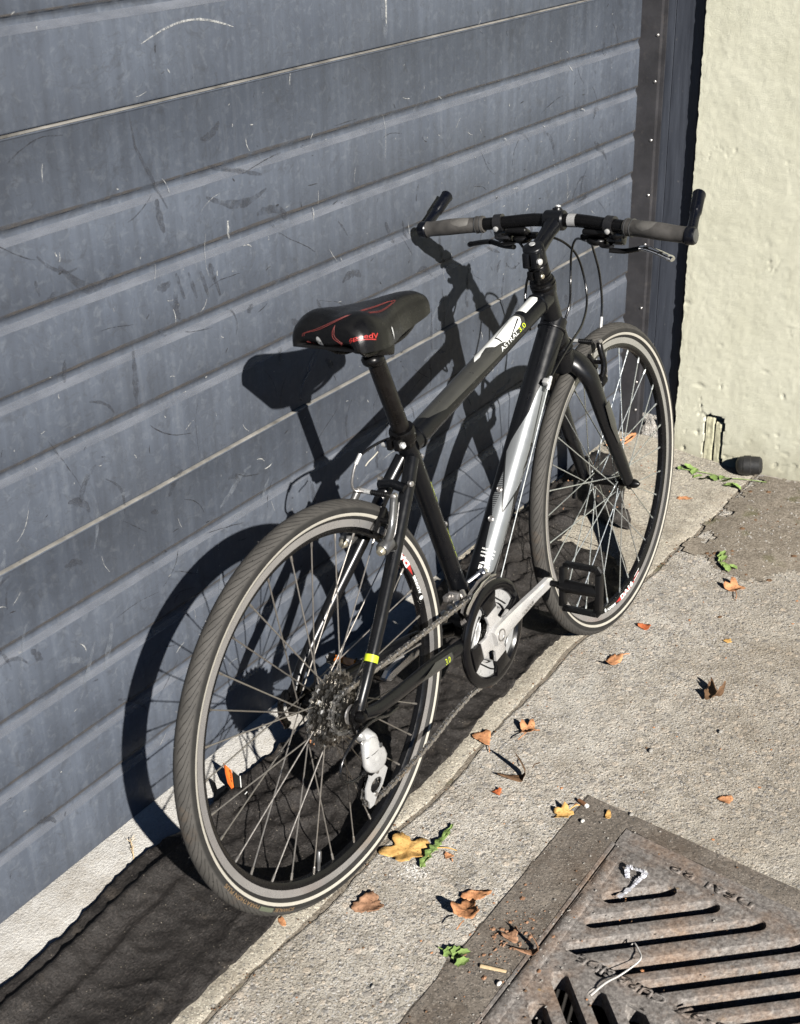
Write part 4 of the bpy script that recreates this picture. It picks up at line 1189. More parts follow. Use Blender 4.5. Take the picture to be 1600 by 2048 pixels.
for s in (-1, 1):
    b.tube(spline([(.15, s * .034, .912), (.17, s * .030, .897), (.20, s * .023, .884), (.28, s * .021, .883), (.33, s * .014, .889), (.365, s * .007, .903)], 6), .0035, 8)
b.build('saddle_rail', 'satin', sdl)
b = MB(); b.box((.243, 0, .880), (.024, .026, .010), Matrix.Rotation(.25, 3, 'Y'), .004); b.ball((.232, -.004, .865), .019, 12, (1.1, 1.0, .7)); b.build('saddle_clamp', 'satin', sdl)
b = MB(); b.box((.255, -.006, .8985), (.016, .020, .0012), Matrix.Rotation(.12, 3, 'Y')); b.build('clamp_plate', 'steel', sdl)

# ---- fork
b = MB()
for s in (-1, 1):
    P = spline([(.872, s * .004, .672), (.880, s * .022, .660), (.890, s * .038, .636), (.902, s * .0445, .605), (.945, s * .048, .512), (.995, s * .051, .415), (1.026, s * .053, .352)], 6)
    n = len(P); rad = []
    for i in range(n):
        t = i / (n - 1); rad.append((.0255 - .0115 * max(0, (t - .25) / .75), .0165 - .0055 * max(0, (t - .35) / .65)))
    b.tube(P, rad, 18, up=(1, 0, .4))
b.lathe(axis_at(.655), SA, [(-.006, .018), (0, .026), (.012, .027), (.030, .022), (.036, .0235), (.040, .0235)], 24)
fork = part(b, 'fork', 'frame', xf=st)
for s in (-1, 1):
    b = MB(); b.prism([(.012, .010), (-.012, .016), (-.014, -.006), (-.004, -.014), (.010, -.010)], (WB, s * .053, WR), (1, 0, 0), (0, 0, 1), (0, 1, 0), .006, .001); b.build('fork_end', 'satin', fork, st)
    b = MB(); P = [(.920, s * .0648, .566), (.945, s * .0640, .512), (.968, s * .0635, .462)]
    b.tube(P, [(.0095, .0008), (.0115, .0008), (.003, .0006)], 10, up=(.9, 0, .4)); b.build('fork_decal', 'greyband', fork, st)
for h, r in ((.698, .0245), (.7045, .0250)):
    weld(axis_at(h), SA, r, 30, .0016)
# headset, adapter, stem
b = MB(); b.lathe(axis_at(.836), SA, [(0, .0235), (.002, .0255), (.008, .0255), (.010, .0235), (.012, .0250), (.016, .0240), (.018, .0205), (.022, .0205), (.0225, .0195), (.0265, .0195), (.027, .0205), (.0285, .0205)], 28); part(b, 'headset', 'satin', xf=st)
b = MB(); b.lathe(axis_at(.864), SA, [(0, .0185), (.001, .0200), (.021, .0200), (.023, .0185), (.024, .0165), (.028, .0165)], 26)
bk_ = Vector((-.94, -.12, -.34)).normalized()
b.box(axis_at(.874) + bk_ * .022 + Vector((0, .008, 0)), (.008, .0065, .009), bev=.003); b.box(axis_at(.874) + bk_ * .022 + Vector((0, -.008, 0)), (.008, .0065, .009), bev=.003)
o = part(b, 'stem_adapter', 'satin', xf=st)
b = MB(); b.lathe(axis_at(.874) + bk_ * .024 + Vector((0, -.014, 0)), (-.3, -.95, 0), [(0, .0045), (.004, .0045), (.005, .003)], 10); b.build('adapter_bolt', 'brass', o, st)
BARC = Vector((.867, 0, .9500))
b = MB(); b.lathe(axis_at(.886), SA, [(0, .0185), (.001, .0205), (.036, .0205), (.038, .0195), (.040, .0165)], 26)
b.box(axis_at(.905) + bk_ * .021 + Vector((0, .009, 0)), (.008, .0075, .015), bev=.0035); b.box(axis_at(.905) + bk_ * .021 + Vector((0, -.009, 0)), (.008, .0075, .015), bev=.0035)
sd0 = axis_at(.905); P = [sd0, sd0 + (BARC - sd0) * .3, sd0 + (BARC - sd0) * .65, BARC - (BARC - sd0).normalized() * .010]
b.tube(P, [(.017, .015), (.0165, .0145), (.0145, .0155), (.016, .021)], 20, up=(0, 0, 1))
b.lathe(BARC - Vector((0, .0215, 0)), (0, 1, 0), [(0, .0165), (.003, .0195), (.040, .0195), (.043, .0165)], 24)
b.lathe(BARC + Vector((.010, 0, .012)), (.35, 0, .94), [(0, .010), (.008, .010), (.010, .007)], 14)
stem = part(b, 'stem', 'frame', xf=st)
for dv in (0,):
    b = MB(); b.lathe(BARC + Vector((.0145, 0, .0225)), (.35, 0, .94), [(0, .006), (.003, .0055)], 12); b.build('stem_bolt', 'silver', stem, st)
    b = MB(); b.lathe(axis_at(.9262), SA, [(0, .0062), (.0015, .0058)], 14); b.build('top_cap_bolt', 'silver', stem, st)
    b = MB(); b.lathe(axis_at(.905) + bk_ * .024 + Vector((0, -.0165, 0)), (-.3, -.95, 0), [(0, .0060), (.005, .0060), (.006, .004)], 12); b.build('stem_bolt', 'silver', stem, st)
# bar
BE = Vector((.8425, 0, .932))
def barp(v):
    k = max(0, (abs(v) - .05)) / (.2817 - .05); p = BARC + (BE - BARC) * k; return Vector((p.x, v, p.z))
b = MB(); b.tube([barp(-.288 + .576 * i / 24) for i in range(25)], [.0128 if abs(-.288 + .576 * i / 24) < .09 else .0122 for i in range(25)], 20); bar_ = part(b, 'handlebar', 'satin', xf=st)
b = MB(); b.tube([barp(-.030), barp(-.047)], .01305, 20, cap=False); b.build('barcode_label', paint('barcode_label', (.26, .26, .26), .5, 0, .35, 700), bar_, st)
for s in (-1, 1):
    pr = [(.152, .0160), (.158, .0166), (.166, .0166), (.168, .0156), (.178, .0158), (.20, .0163), (.225, .0170), (.25, .0160), (.272, .0150), (.277, .0160)]
    P = [barp(s * v) + Vector((-.004 * math.exp(-((v - .225) / .03) ** 2), 0, .0015 * math.exp(-((v - .22) / .03) ** 2))) for v, r in pr]
    b = MB(); b.tube(P, [(r * .95, r * 1.12) if .17 < v < .27 else r for v, r in pr], 20, up=(0, 0, 1)); g_ = b.build('grip', 'grip', bar_, st)
    b = MB(); q0 = [barp(s * v) + Vector((-.0045, 0, .0042)) for v in (.172, .182, .198, .215, .235, .252)]; b.tube(q0, [(.004, .006), (.0112, .0136), (.0130, .0156), (.0133, .0160), (.0114, .0142), (.004, .006)], 18, up=(0, 0, 1)); b.build('grip_pad', 'grippad', bar_, st)
    for v in (.1565, .1675):
        b = MB(); b.tube([barp(s * (v - .0008)), barp(s * (v + .0008))], .0175, 20); b.build('grip_ring', 'gunmetal', bar_, st)
    # bar end
    root = barp(s * .286); tip = root + (Vector((.098, -.002, .050)) if s > 0 else Vector((.094, .020, .057)))
    b = MB(); b.lathe(root - Vector((0, s * .009, 0)), (0, s, 0), [(0, .0150), (.002, .0168), (.015, .0168), (.018, .0150)], 20)
    dr = (tip - root); P = [root + dr * .10, root + dr * .35, root + dr * .52, root + dr * .54, root + dr * .9, root + dr * .97, root + dr]
    b.tube(P, [(.010, .011), (.0092, .010), (.0095, .0102), (.0112, .0122), (.0118, .0128), (.0128, .0138), (.0105, .0115)], 14, up=(0, 1, 0))
    be_ = b.build('bar_end', paint('bar_end_black', (.0020, .0026, .0050), .26, 0, .15, 60, .04, 700, spec=.25), bar_, st)
    b = MB(); b.lathe(root + Vector((0, s * .0085, 0)), (0, s, 0), [(0, .0125), (.0015, .0125), (.0022, .0112)], 20); b.build('bar_plug', 'gunmetal', bar_, st)
    # brake lever clamp and perch
    b = MB(); b.tube([barp(s * .112), barp(s * .128)], .0172, 20)
    c = barp(s * .120) + Vector((.016, 0, -.018)); b.ball(c + Vector((.004, s * .004, -.004)), .0165, 12, (1.1, 1.2, .9))
    b.box(c + Vector((.004, s * .002, -.012)), (.013, .017, .011), Matrix.Rotation(.5, 3, 'Y'), .005)
    perch = part(b, 'brake_perch', 'greyplastic', xf=st)
    b = MB(); b.lathe(barp(s * .120) + Vector((-.0145, 0, -.0085)), (-.9, 0, -.2), [(0, .0052), (.004, .0052), (.005, .0032)], 12); b.build('clamp_bolt', 'silver', perch, st)
    if s < 0: LP = [(.874, -.108, .893), (.881, -.135, .890), (.879, -.160, .8945), (.876, -.180, .898), (.868, -.210, .8925), (.858, -.243, .883)]
    else: LP = [(.876, .100, .893), (.888, .130, .892), (.897, .155, .895), (.902, .172, .896), (.905, .195, .893), (.906, .222, .888)]
    P = spline(LP, 5); n = len(P)
    b = MB(); b.tube(P[:n // 2 + 2], [(.0052, .006)] * (n // 2 + 2), 10, up=(0, 0, 1)); b.build('lever_root', 'plastic', perch, st)
    b = MB(); b.tube(P[n // 2:], [(.0052, .0085)] * (n - n // 2 - 2) + [(.006, .0095), (.0045, .007)], 12, up=(0, 0, 1)); b.build('lever_blade', 'chrome' if s < 0 else 'greyplastic', perch, st)
    if s < 0:
        for q in (n // 2 + 3, n // 2 + 8):
            b = MB(); b.box(P[q] + Vector((-.0052, 0, .0032)), (.0022, .0045, .0022)); b.build('lever_hole', 'outline', perch, st)
    # shifter pod: body, window, thumb lever, barrel
    c = barp(s * .085) + Vector((.004, 0, -.021))
    b = MB(); b.box(c, (.014, .025, .0065), Matrix.Rotation(.55, 3, 'Y'), .0055, 3); b.ball(c + Vector((.012, -s * .004, -.016)), .017, 12, (1.1, 1.25, .62)); b.box(c + Vector((.014, -s * .026, -.010)), (.009, .012, .006), bev=.004)
    pod = part(b, 'shifter', 'plastic', xf=st)
    b = MB(); b.box(c + Vector((-.0062, 0, .0072)), (.0062, .0175, .0006), Matrix.Rotation(-.5, 3, 'Y'), .0004); b.build('gear_window', 'outline', pod, st)
    b = MB(); b.box(c + Vector((-.0066, -s * .006, .0077)), (.0042, .0035, .0005), Matrix.Rotation(-.5, 3, 'Y')); b.build('gear_mark', 'red', pod, st)
    for q in range(4):
        b = MB(); b.box(c + Vector((-.0066, s * (.002 + .0034 * q), .0077)), (.0012, .0007, .0005), Matrix.Rotation(-.5, 3, 'Y')); b.build('gear_mark', 'white', pod, st)
    b = MB(); b.tube(spline([c + Vector((.012, s * .004, -.018)), c + Vector((.004, s * .018, -.025)), c + Vector((-.006, s * .034, -.024))], 5), [(.003, .010), (.003, .011), (.003, .0115), (.003, .012), (.003, .012), (.003, .0125), (.003, .0125), (.003, .012), (.003, .011), (.003, .009), (.0025, .006)], 10, up=(0, 0, 1)); b.build('thumb_lever', 'plastic', pod, st)

# ---- cables
def cable(pts, r, m, name, xf=None, n=10): 
    b = MB(); b.tube(spline(pts, n), r, 8); return part(b, name, m, xf=xf, ang=80)
cable([(.885, -.088, .905), (.935, -.040, .912), (1.010, -.005, .868), (1.045, .0, .805), (1.052, .0, .745), (1.045, .0, .705)], .0026, 'cable', 'brake_cable', st)
b = MB(); b.cyl((1.0458, 0, .708), (1.040, 0, .688), .0034, 10); part(b, 'cable_ferrule', 'silver', xf=st)
cable([(1.041, 0, .690), (1.032, .004, .676), (1.012, .010, .667), (.988, .012, .666), (.970, .008, .670)], .0024, 'steel', 'brake_noodle', st)
cable([(.872, .060, .912), (.905, .025, .905), (.945, .005, .868), (.962, -.004, .812), (.945, -.016, .766), (.890, -.032, .738), (.830, -.040, .722), (.779, -.041, .700), (.735, -.041, .676)], .0025, 'cable', 'shift_cable')
cable([(.868, -.062, .912), (.905, -.020, .905), (.935, .008, .868), (.930, .010, .815), (.900, .0, .770), (.872, .010, .722), (.840, .014, .690), (.780, .012, .648), (.720, .008, .585)], .0025, 'cable', 'shift_cable')
cable([(.874, .092, .905), (.865, .07, .885), (.838, .045, .868), (.803, .038, .838), (.785, .034, .800), (.783, .032, .772), (.790, .028, .752), (.76, .018, .772)], .0025, 'cable', 'brake_cable')
for s in (-1,):
    b = MB(); b.cyl((.738, s * .041, .679), (.724, s * .040, .657), .0040, 10); b.box((.733, s * .034, .667), (.006, .006, .009), Matrix.Rotation(-.6, 3, 'Y'), .002); part(b, 'cable_stop', 'silver')
    b = MB(); b.cyl((.726, s * .040, .660), (.500, s * .020, .285), .0011, 6); part(b, 'gear_wire', 'wire')
cable([(.335, .013, .676), (.312, .016, .700), (.285, .018, .7075), (.255, .022, .7090), (.228, .027, .7055), (.212, .030, .701)], .0025, 'cable', 'brake_cable')
b = MB(); b.cyl((.2135, .030, .7035), (.2000, .032, .690), .0036, 10); part(b, 'cable_ferrule', 'silver')
cable([(.200, .032, .691), (.1925, .034, .675), (.189, .036, .658), (.1925, .035, .646), (.200, .026, .6425), (.207, .014, .6405)], .0023, 'steel', 'brake_noodle')
cable([(.262, .030, .690), (.256, .036, .682), (.245, .040, .676), (.236, .040, .672)], .0012, 'cream', 'cable_end')

# ---- paint chips and rub marks
def chip(A, B, r, marks, m='white', up=(0, 0, 1)):
    f = tube_map(A, B, r, up, .0005); rr = random.Random(len(marks) * 7 + int(r * 1e4))
    for x, a, l, w in marks:
        pts = [(x, radians(a) * r)]; n = 5
        top = [(x + l * i / n, radians(a) * r + w * rr.uniform(.2, 1)) for i in range(1, n)]; bot = [(x + l * i / n, radians(a) * r - w * rr.uniform(.2, 1)) for i in range(n - 1, 0, -1)]
        wrap('paint_chip', poly_bm(pts + top + [(x + l, radians(a) * r)] + bot), f, m, BIKE, (.01, .002))
chip((.075, -.0585, .428), (.020, -.0665, .366), .0100, [(.028, 62, .016, .0005), (.048, 58, .018, .0008), (.064, 50, .010, .0006)], 'silver', (-1, 0, 0))
chip(TT[0], TT[1], RT, [(.19, 78, .008, .0006), (.205, 70, .004, .0008), (.31, 96, .010, .0004), (.12, 84, .006, .0004), (.245, 92, .003, .0007)], 'gunmetal')
chip((.4431, 0, .283), (.2975, 0, .712), .0175, [(.10, 150, .02, .0004), (.22, 140, .006, .0006)], 'gunmetal', (1, 0, 0))
# ---- rim brakes
def vbrake(xf, cu, parent_name, front):
    d = 1 if front else -1
    root = None
    for s in (-1, 1):
        A = [Vector(p) for p in cu]; P = spline([(p.x, s * p.y, p.z) for p in A], 5); n = len(P)
        b = MB(); b.tube(P, [(.0062, .0075)] * (n - 3) + [(.006, .007), (.0055, .0065), (.004, .005)], 12, up=(0, 1, 0))
        b.lathe((A[0].x - .010 * -d * -1 if False else A[0].x, s * A[0].y, A[0].z), (1, 0, .25), [(-.014, .0105), (-.012, .0120), (.010, .0120), (.013, .0095)], 18)
        arm = part(b, 'brake_arm', 'gunmetal' if not front else 'satin', xf=xf)
        b = MB(); ax_ = Vector((d, 0, .25 * d)).normalized(); b.lathe(Vector((A[0].x, s * A[0].y, A[0].z)) + ax_ * .013, ax_, [(0, .0085), (.004, .0080), (.0085, .0060), (.009, .003)], 14); b.build('pivot_bolt', 'brass', arm, xf)
        c = Vector((A[2].x, s * .0195, A[2].z)); b = MB(); b.box(c, (.005, .0045, .024), Matrix.Rotation(.95 if not front else -.75, 3, 'Y'), .002); b.cyl(c + Vector((0, s * .004, 0)), c + Vector((0, s * .024, 0)), .0045, 10); b.build('brake_pad', 'plastic', arm, xf)
        b = MB(); b.lathe((A[-1].x, s * A[-1].y, A[-1].z), (-d * -1, -.2, .1), [(-.004, .0055), (.006, .0055), (.0075, .0035)], 12); b.build('cable_bolt', 'steel', arm, xf)
        b = MB(); b.tube(spline([(A[0].x + .006, s * (A[0].y + .004), A[0].z + .005), (A[1].x + .006, s * (A[1].y + .006), A[1].z), (A[-1].x + .004, s * (A[-1].y + .006), A[-1].z - .012)], 6), .0010, 5); b.build('return_spring', 'steel', arm, xf)
    a, b_ = Vector((cu[-1][0], cu[-1][1], cu[-1][2])), Vector((cu[-1][0], -cu[-1][1], cu[-1][2]))
    b = MB(); k = 14; b.tube([a.lerp(b_, .36 + .44 * i / k) for i in range(k + 1)], [.0052 if i % 2 else .0040 for i in range(k + 1)], 10); part(b, 'cable_boot', 'plastic', xf=xf)
    b = MB(); b.tube([a.lerp(b_, 0), a.lerp(b_, .10), a.lerp(b_, .36)], [(.003, .006), (.0045, .0055), (.004, .0045)], 10); part(b, 'noodle_holder', 'silver', xf=xf)
    b = MB(); b.cyl(a.lerp(b_, .5), b_, .0009, 5); part(b, 'brake_wire', 'steel', xf=xf)
vbrake(None, [(.166, .0385, .569), (.172, .0445, .588), (.180, .0455, .606), (.196, .0400, .628), (.205, .0365, .641)], 'rear', False)
vbrake(st, [(.944, .0405, .603), (.950, .045, .620), (.954, .0450, .640), (.953, .040, .665), (.955, .036, .682)], 'front', True)
for s in (-1, 1):
    b = MB(); b.lathe((.185, s * .0385, .560), (-1, 0, .3), [(0, .009), (.012, .0095), (.016, .009)], 14); part(b, 'brake_boss', 'frame')

# ---- drivetrain
BB = Vector((.4431, 0, .2702)); CA = .2033
def inplane(v): return lambda p: Vector((BB.x + p.x * cos(CA) - p.z * sin(CA), p.y + v, BB.z + p.x * sin(CA) + p.z * cos(CA)))
def gear(mb, r, teeth, v, th, rin, depth=.0035):
    n = teeth * 4; vs = []; fs = []
    for sgn in (-.5, .5):
        for k in range(n):
            a = 2 * pi * k / n; rr = r + (depth if k % 4 in (1, 2) else -depth * .6)
            vs.append((rr * cos(a), v + sgn * th, rr * sin(a)))
        for k in range(n):
            a = 2 * pi * k / n; vs.append((rin * cos(a), v + sgn * th, rin * sin(a)))
    for k in range(n):
        j = (k + 1) % n
        fs += [(k, j, n + j, n + k), (2 * n + k, 3 * n + k, 3 * n + j, 2 * n + j), (k, 2 * n + k, 2 * n + j, j), (n + k, n + j, 3 * n + j, 3 * n + k)]
    mb.add(vs, fs)
b = MB(); gear(b, .0972, 48, 0, .0024, .060); crank = part(b, 'chainring', 'gunmetal', xf=inplane(-.0455))
b = MB(); gear(b, .0770, 38, 0, .0024, .046); b.build('middle_chainring', 'alloy', crank, inplane(-.0385))
b = MB(); gear(b, .0570, 28, 0, .0024, .034); b.build('inner_chainring', 'steel', crank, inplane(-.0315))
b = MB(); b.ring([(.058, -.001), (.090, -.001), (.090, .001), (.058, .001)], 80); b.build('ring_web', 'silver', crank, inplane(-.0485))
# swooping cut-outs of the silver ring web
for q in range(4):
    a0 = q * pi / 2 + radians(24); b = MB(); pts = []
    for i in range(14): t = i / 13; pts.append((a0 + t * radians(52), .064 - .006 * sin(t * pi) + .012 * t))
    b.tube([(r * cos(a), 0, r * sin(a)) for a, r in pts], [(.0032 * (1 - .7 * i / 13) + .0006, .0016) for i in range(14)], 6, up=(0, 1, 0)); b.build('web_slot', 'outline', crank, inplane(-.0500))
    b = MB(); b.tube([((r - .013) * cos(a + .12), 0, (r - .013) * sin(a + .12)) for a, r in pts], [(.0055 * sin(pi * (i + 1) / 15) + .001, .0016) for i in range(14)], 8, up=(0, 1, 0)); b.build('web_swoop', 'silver', crank, inplane(-.0478))
b = MB(); b.ring([(.0835, -.0010), (.0865, -.0048), (.094, -.0062), (.101, -.0050), (.1052, -.0015), (.1058, .003), (.1045, .0055), (.0845, .0040)], 96); b.build('chain_guard', 'guard', crank, inplane(-.0535))
# spider: silver hub with four arms, black blocks to the guard
b = MB(); sp_ = []
for q in range(4):
    a = q * pi / 2
    for da, r in ((-45, .031), (-26, .036), (-20, .056), (20, .056), (26, .036)): sp_.append((r * cos(a + radians(da)), r * sin(a + radians(da))))
b.prism(sp_, (0, 0, 0), (1, 0, 0), (0, 0, 1), (0, -1, 0), .007, .0015); b.build('spider', 'alloy', crank, inplane(-.0580))
for q in range(4):
    a = q * pi / 2; b = MB(); pts = [(r * cos(a + da), r * sin(a + da)) for da, r in ((-.33, .0565), (-.27, .070), (-.30, .088), (.30, .088), (.27, .070), (.33, .0565))]
    b.prism(pts, (0, 0, 0), (1, 0, 0), (0, 0, 1), (0, -1, 0), .0065, .0012); b.build('guard_block', 'guard', crank, inplane(-.0578))
def crank_arm(s, v0, v1, name):
    b = MB(); n = 16; L = .170; rings = []
    vs = []; fs = []
    for i in range(n + 1):
        t = i / n; x = -.016 + (L + .016 + .012) * t
        h = .0205 - .0085 * min(1, t * 1.35) if t < .93 else .012 * sqrt(max(.05, 1 - ((t - .93) / .07) ** 2 * .9))
        if t < .07: h *= .75 + .25 * t / .07
        y = v0 + (v1 - v0) * (t ** 1.6); th = .0075
        for a, c in ((-1, -.55), (-.55, -1), (.55, -1), (1, -.55), (1, .55), (.55, 1), (-.55, 1), (-1, .55)): vs.append((x, y + c * th, a * h))
    for i in range(n):
        for k in range(8): fs.append((i * 8 + k, i * 8 + (k + 1) % 8, i * 8 + 8 + (k + 1) % 8, i * 8 + 8 + k))
    fs += [tuple(range(8)), tuple(range(n * 8, n * 8 + 8))]
    b.add(vs, fs)
    xf = inplane(0) if s < 0 else (lambda p: inplane(0)(Vector((-p.x, p.y, -p.z))))
    o = part(b, name, 'alloy', xf=xf, ang=28); return o, xf
ca_, xr = crank_arm(-1, -.064, -.0815, 'crank_arm')
b = MB(); b.lathe((0, -.0715, 0), (0, -1, 0), [(0, .0125), (.0012, .0125), (.0012, .0098), (-.001, .0092)], 24); b.build('crank_bolt', 'steel', ca_, xr)
wrap('crank_lettering', text_bm('SUNTOUR', .010, shear=.3, w=.040), lambda x, y: xr(Vector((.068 + x, -.0795 - .0085 * ((.088) / .17) ** 1.6, -.004 + y))), 'outline', ca_, (0, 0))
cl_, xl = crank_arm(1, .060, .0785, 'crank_arm')
b = MB(); b.lathe((0, .067, 0), (0, 1, 0), [(0, .0125), (.0014, .0125), (.0014, .0095), (-.001, .0090)], 24); b.build('crank_bolt', 'steel', cl_, xl)
b = MB(); b.lathe((.170, .0865, 0), (0, 1, 0), [(-.0005, .0085), (.0012, .0085)], 18); b.build('pedal_eye', 'outline', cl_, xl)
def pedal(c, s, e1, name):
    e1 = Vector(e1).normalized(); en = Vector((e1.z, 0, -e1.x)); ev = Vector((0, s, 0)); c = Vector(c)
    Rm = Matrix((e1, ev, en)).transposed()
    b = MB(); b.tube([c, c + ev * .014, c + ev * .0145, c + ev * .024], [.006, .006, .008, .008], 12); b.tube([c + ev * .022, c + ev * .03, c + ev * .095, c + ev * .103], [.012, .0135, .0115, .009], 14)
    p = part(b, name, 'plastic')
    for k in (-1, 1):
        bb = MB(); q = c + ev * .064 + e1 * (k * .045); bb.box(q, (.0045, .036, .0085), Rm, .002); 
        for y in (-.026, 0, .026): bb.lathe(q + ev * y + en * .0085, en, [(0, .0022), (.0022, .0020)], 7); bb.lathe(q + ev * y - en * .0085, -en, [(0, .0022), (.0022, .0020)], 7)
        bb.build('pedal_rail', 'plastic', p)
    for y, h in ((.0265, .040), (.103, .036)):
        bb = MB(); bb.box(c + ev * y + e1 * 0, (h, .0055, .0095), Rm, .002)
        bb.build('pedal_side', 'plastic', p)
    for k in (-1, 1):
        bb = MB(); a_ = c + ev * .103 + e1 * (k * .036); d_ = c + ev * .094 + e1 * (k * .047); bb.tube([a_, d_], [(.0045, .0085)] * 2, 8, up=en); bb.build('pedal_corner', 'plastic', p)
    return p
kx = Vector((.170 * cos(CA), 0, .170 * sin(CA)))
pedal(BB + kx + Vector((0, -.088, 0)), -1, (.13, 0, .99), 'pedal')
pl = pedal(BB - kx + Vector((0, .086, 0)), 1, (-.73, 0, .68), 'pedal')
e1_ = Vector((-.73, 0, .68)).normalized(); c_ = BB - kx + Vector((0, .143, 0)) + e1_ * .0515
b = MB(); b.box(c_, (.003, .022, .0065), Matrix((e1_, Vector((0, 1, 0)), Vector((e1_.z, 0, -e1_.x)))).transposed(), .001); b.build('pedal_reflector', 'reflector', pl)
# cassette
b = MB(); b.lathe((0, -.052, WR), (0, 1, 0), [(0, .010), (0, .0195), (.034, .0195), (.034, .010)], 20); cas = part(b, 'cassette', 'greasy')
for i, tn in enumerate((32, 28, 24, 21, 18, 15, 13, 11)):
    r = tn * .0127 / (2 * pi) ; b = MB(); gear(b, r, tn, -.0180 - .0047 * i, .0021, max(.017, r - .017), .0030); b.build('sprocket', 'greasy' if i % 2 else 'greasybright', cas, lambda p: Vector((p.x, p.y, p.z + WR)))
    if i in (0, 1, 2):
        for q in range(6):
            a = q * pi / 3 + i * .3; bb = MB(); bb.prism([(r - .012, -.004), (r - .004, -.003), (r - .004, .003), (r - .012, .004)], (0, -.0180 - .0047 * i - .0013, WR), (cos(a), 0, sin(a)), (-sin(a), 0, cos(a)), (0, 1, 0), .0006); bb.build('sprocket_relief', 'steel' if q % 2 else 'silver', cas)
b = MB(); b.lathe((0, -.0565, WR), (0, -1, 0), [(0, .0175), (.002, .0165), (.0022, .009), (.0, .0085)], 18); b.build('lock_ring', 'steel', cas)
# rear skewer
b = MB(); b.lathe((0, -.0705, WR), (0, -1, 0), [(0, .0095), (.006, .0100), (.013, .0075), (.015, .004)], 14); part(b, 'skewer_nut', 'satin')
b = MB(); b.lathe((0, .0695, WR), (0, 1, 0), [(0, .0110), (.012, .0110), (.014, .008)], 14); b.tube(spline([(0, .0835, WR), (-.008, .086, WR - .012), (-.006, .090, WR - .034), (.004, .0935, WR - .056), (.010, .0935, WR - .068)], 5), [(.0042, .0065)] * 18 + [(.0050, .0085)] * 2 + [(.0035, .006)], 10, up=(0, 1, 0)); part(b, 'quick_release', 'satin')
# front skewer
b = MB(); b.lathe((WB, -.0565, WR), (0, -1, 0), [(0, .0095), (.006, .0105), (.013, .0085), (.019, .0035)], 14); part(b, 'skewer_nut', 'satin', xf=st)
b = MB(); b.lathe((WB, .0565, WR), (0, 1, 0), [(0, .0100), (.010, .0100), (.013, .006)], 14); b.tube([(WB, .067, WR), (WB - .010, .072, WR - .012), (WB - .022, .074, WR - .045)], [(.004, .006), (.004, .007), (.003, .006)], 8); part(b, 'quick_release', 'satin', xf=st)
# rear derailleur
b = MB(); b.tube([(.001, -.0690, .320), (0, -.0705, .309)], [(.010, .004), (.009, .0045)], 12, up=(1, 0, 0)); part(b, 'derailleur_hanger', 'steel')
b = MB(); b.tube([(.0005, -.0735, .3100), (0, -.076, .3095), (-.0025, -.0915, .3040), (-.003, -.0925, .3035)], [.0125, .0142, .0142, .0130], 22)
b.prism([(-.012, .012), (.004, .014), (.011, .004), (.013, -.010), (.019, -.020), (.021, -.034), (.016, -.046), (.006, -.051), (-.006, -.049), (-.015, -.041), (-.018, -.028), (-.016, -.012)], (-.004, -.0915, .300), (1.45, 0, 0), (0, .12, 1), (0, -1, .1), .015, .0055)
b.ball((-.002, -.0965, .270), .0135, 16, (1.35, .5, 1.0))
rd = part(b, 'rear_derailleur', 'silver', ang=60)
b = MB(); b.lathe((-.0035, -.0925, .3028), (-.12, -.98, -.15), [(0, .0105), (.0020, .0105), (.0020, .0088), (.0008, .0082)], 18); b.build('pivot_bolt', 'steel', rd)
for q_, (u_, w_, r_) in enumerate(((.012, .290, .0042), (-.018, .262, .0045), (.012, .258, .0040))):
    b = MB(); b.lathe((u_, -.0995, w_), (0, -1, .1), [(-.002, r_), (.0012, r_), (.0018, r_ * .6), (.0006, r_ * .5)], 12); b.build('body_bolt', 'gunmetal', rd)
b = MB(); b.tube([(-.026, -.0990, .287), (-.006, -.1000, .2855), (.014, -.0990, .287)], [(.0008, .0014), (.0010, .0014), (.0008, .0014)], 6, up=(0, 0, 1)); b.build('body_seam', 'outline', rd)
b = MB(); b.box((.0, -.0905, .2500), (.016, .006, .0045), bev=.002); b.build('cage_joint', 'plastic', rd)
b = MB(); b.cyl((.008, -.085, .300), (.018, -.083, .303), .0045, 8); b.box((.016, -.080, .297), (.005, .004, .005), bev=.001); b.build('adjuster', 'silver', rd)
b = MB(); b.tube(spline([(.012, -.078, .292), (.020, -.076, .275), (.016, -.076, .258), (.006, -.078, .250)], 5), [(.010, .004)] * 16, 10, up=(0, 1, 0)); b.build('parallelogram', 'satin', rd)
cg = [(.004, .004), (.012, .003), (.014, -.008), (.009, -.020), (.024, -.026), (.028, -.036), (.016, -.060), (.004, -.072), (-.004, -.086), (-.012, -.086), (-.012, -.072), (-.016, -.062), (-.014, -.040), (-.006, -.024), (-.004, -.008)]
b = MB()
bmc_ = bmesh.new()
def lp(pts):
    vv = [bmc_.verts.new((x, y, 0)) for x, y in pts]; return [bmc_.edges.new((vv[i], vv[(i + 1) % len(vv)])) for i in range(len(vv))]
ee = lp(cg) + lp([(.006 + .0125 * cos(t * pi / 7) * .9 - .0015, -.050 + .0145 * sin(t * pi / 7)) for t in range(14)])
bmesh.ops.triangle_fill(bmc_, use_beauty=True, edges=ee)
rx = bmesh.ops.extrude_face_region(bmc_, geom=list(bmc_.faces))
for g_ in rx['geom']:
    if isinstance(g_, bmesh.types.BMVert): g_.co.z += .0028
bmesh.ops.recalc_face_normals(bmc_, faces=bmc_.faces)
bmc_.verts.index_update()
b.add([Vector((-.006 + v.co.x * 1.45, -.0905 + v.co.z, .262 + v.co.y * .88)) for v in bmc_.verts], [tuple(v.index for v in f.verts) for f in bmc_.faces]); bmc_.free()
b.build('derailleur_cage', 'silver', rd)
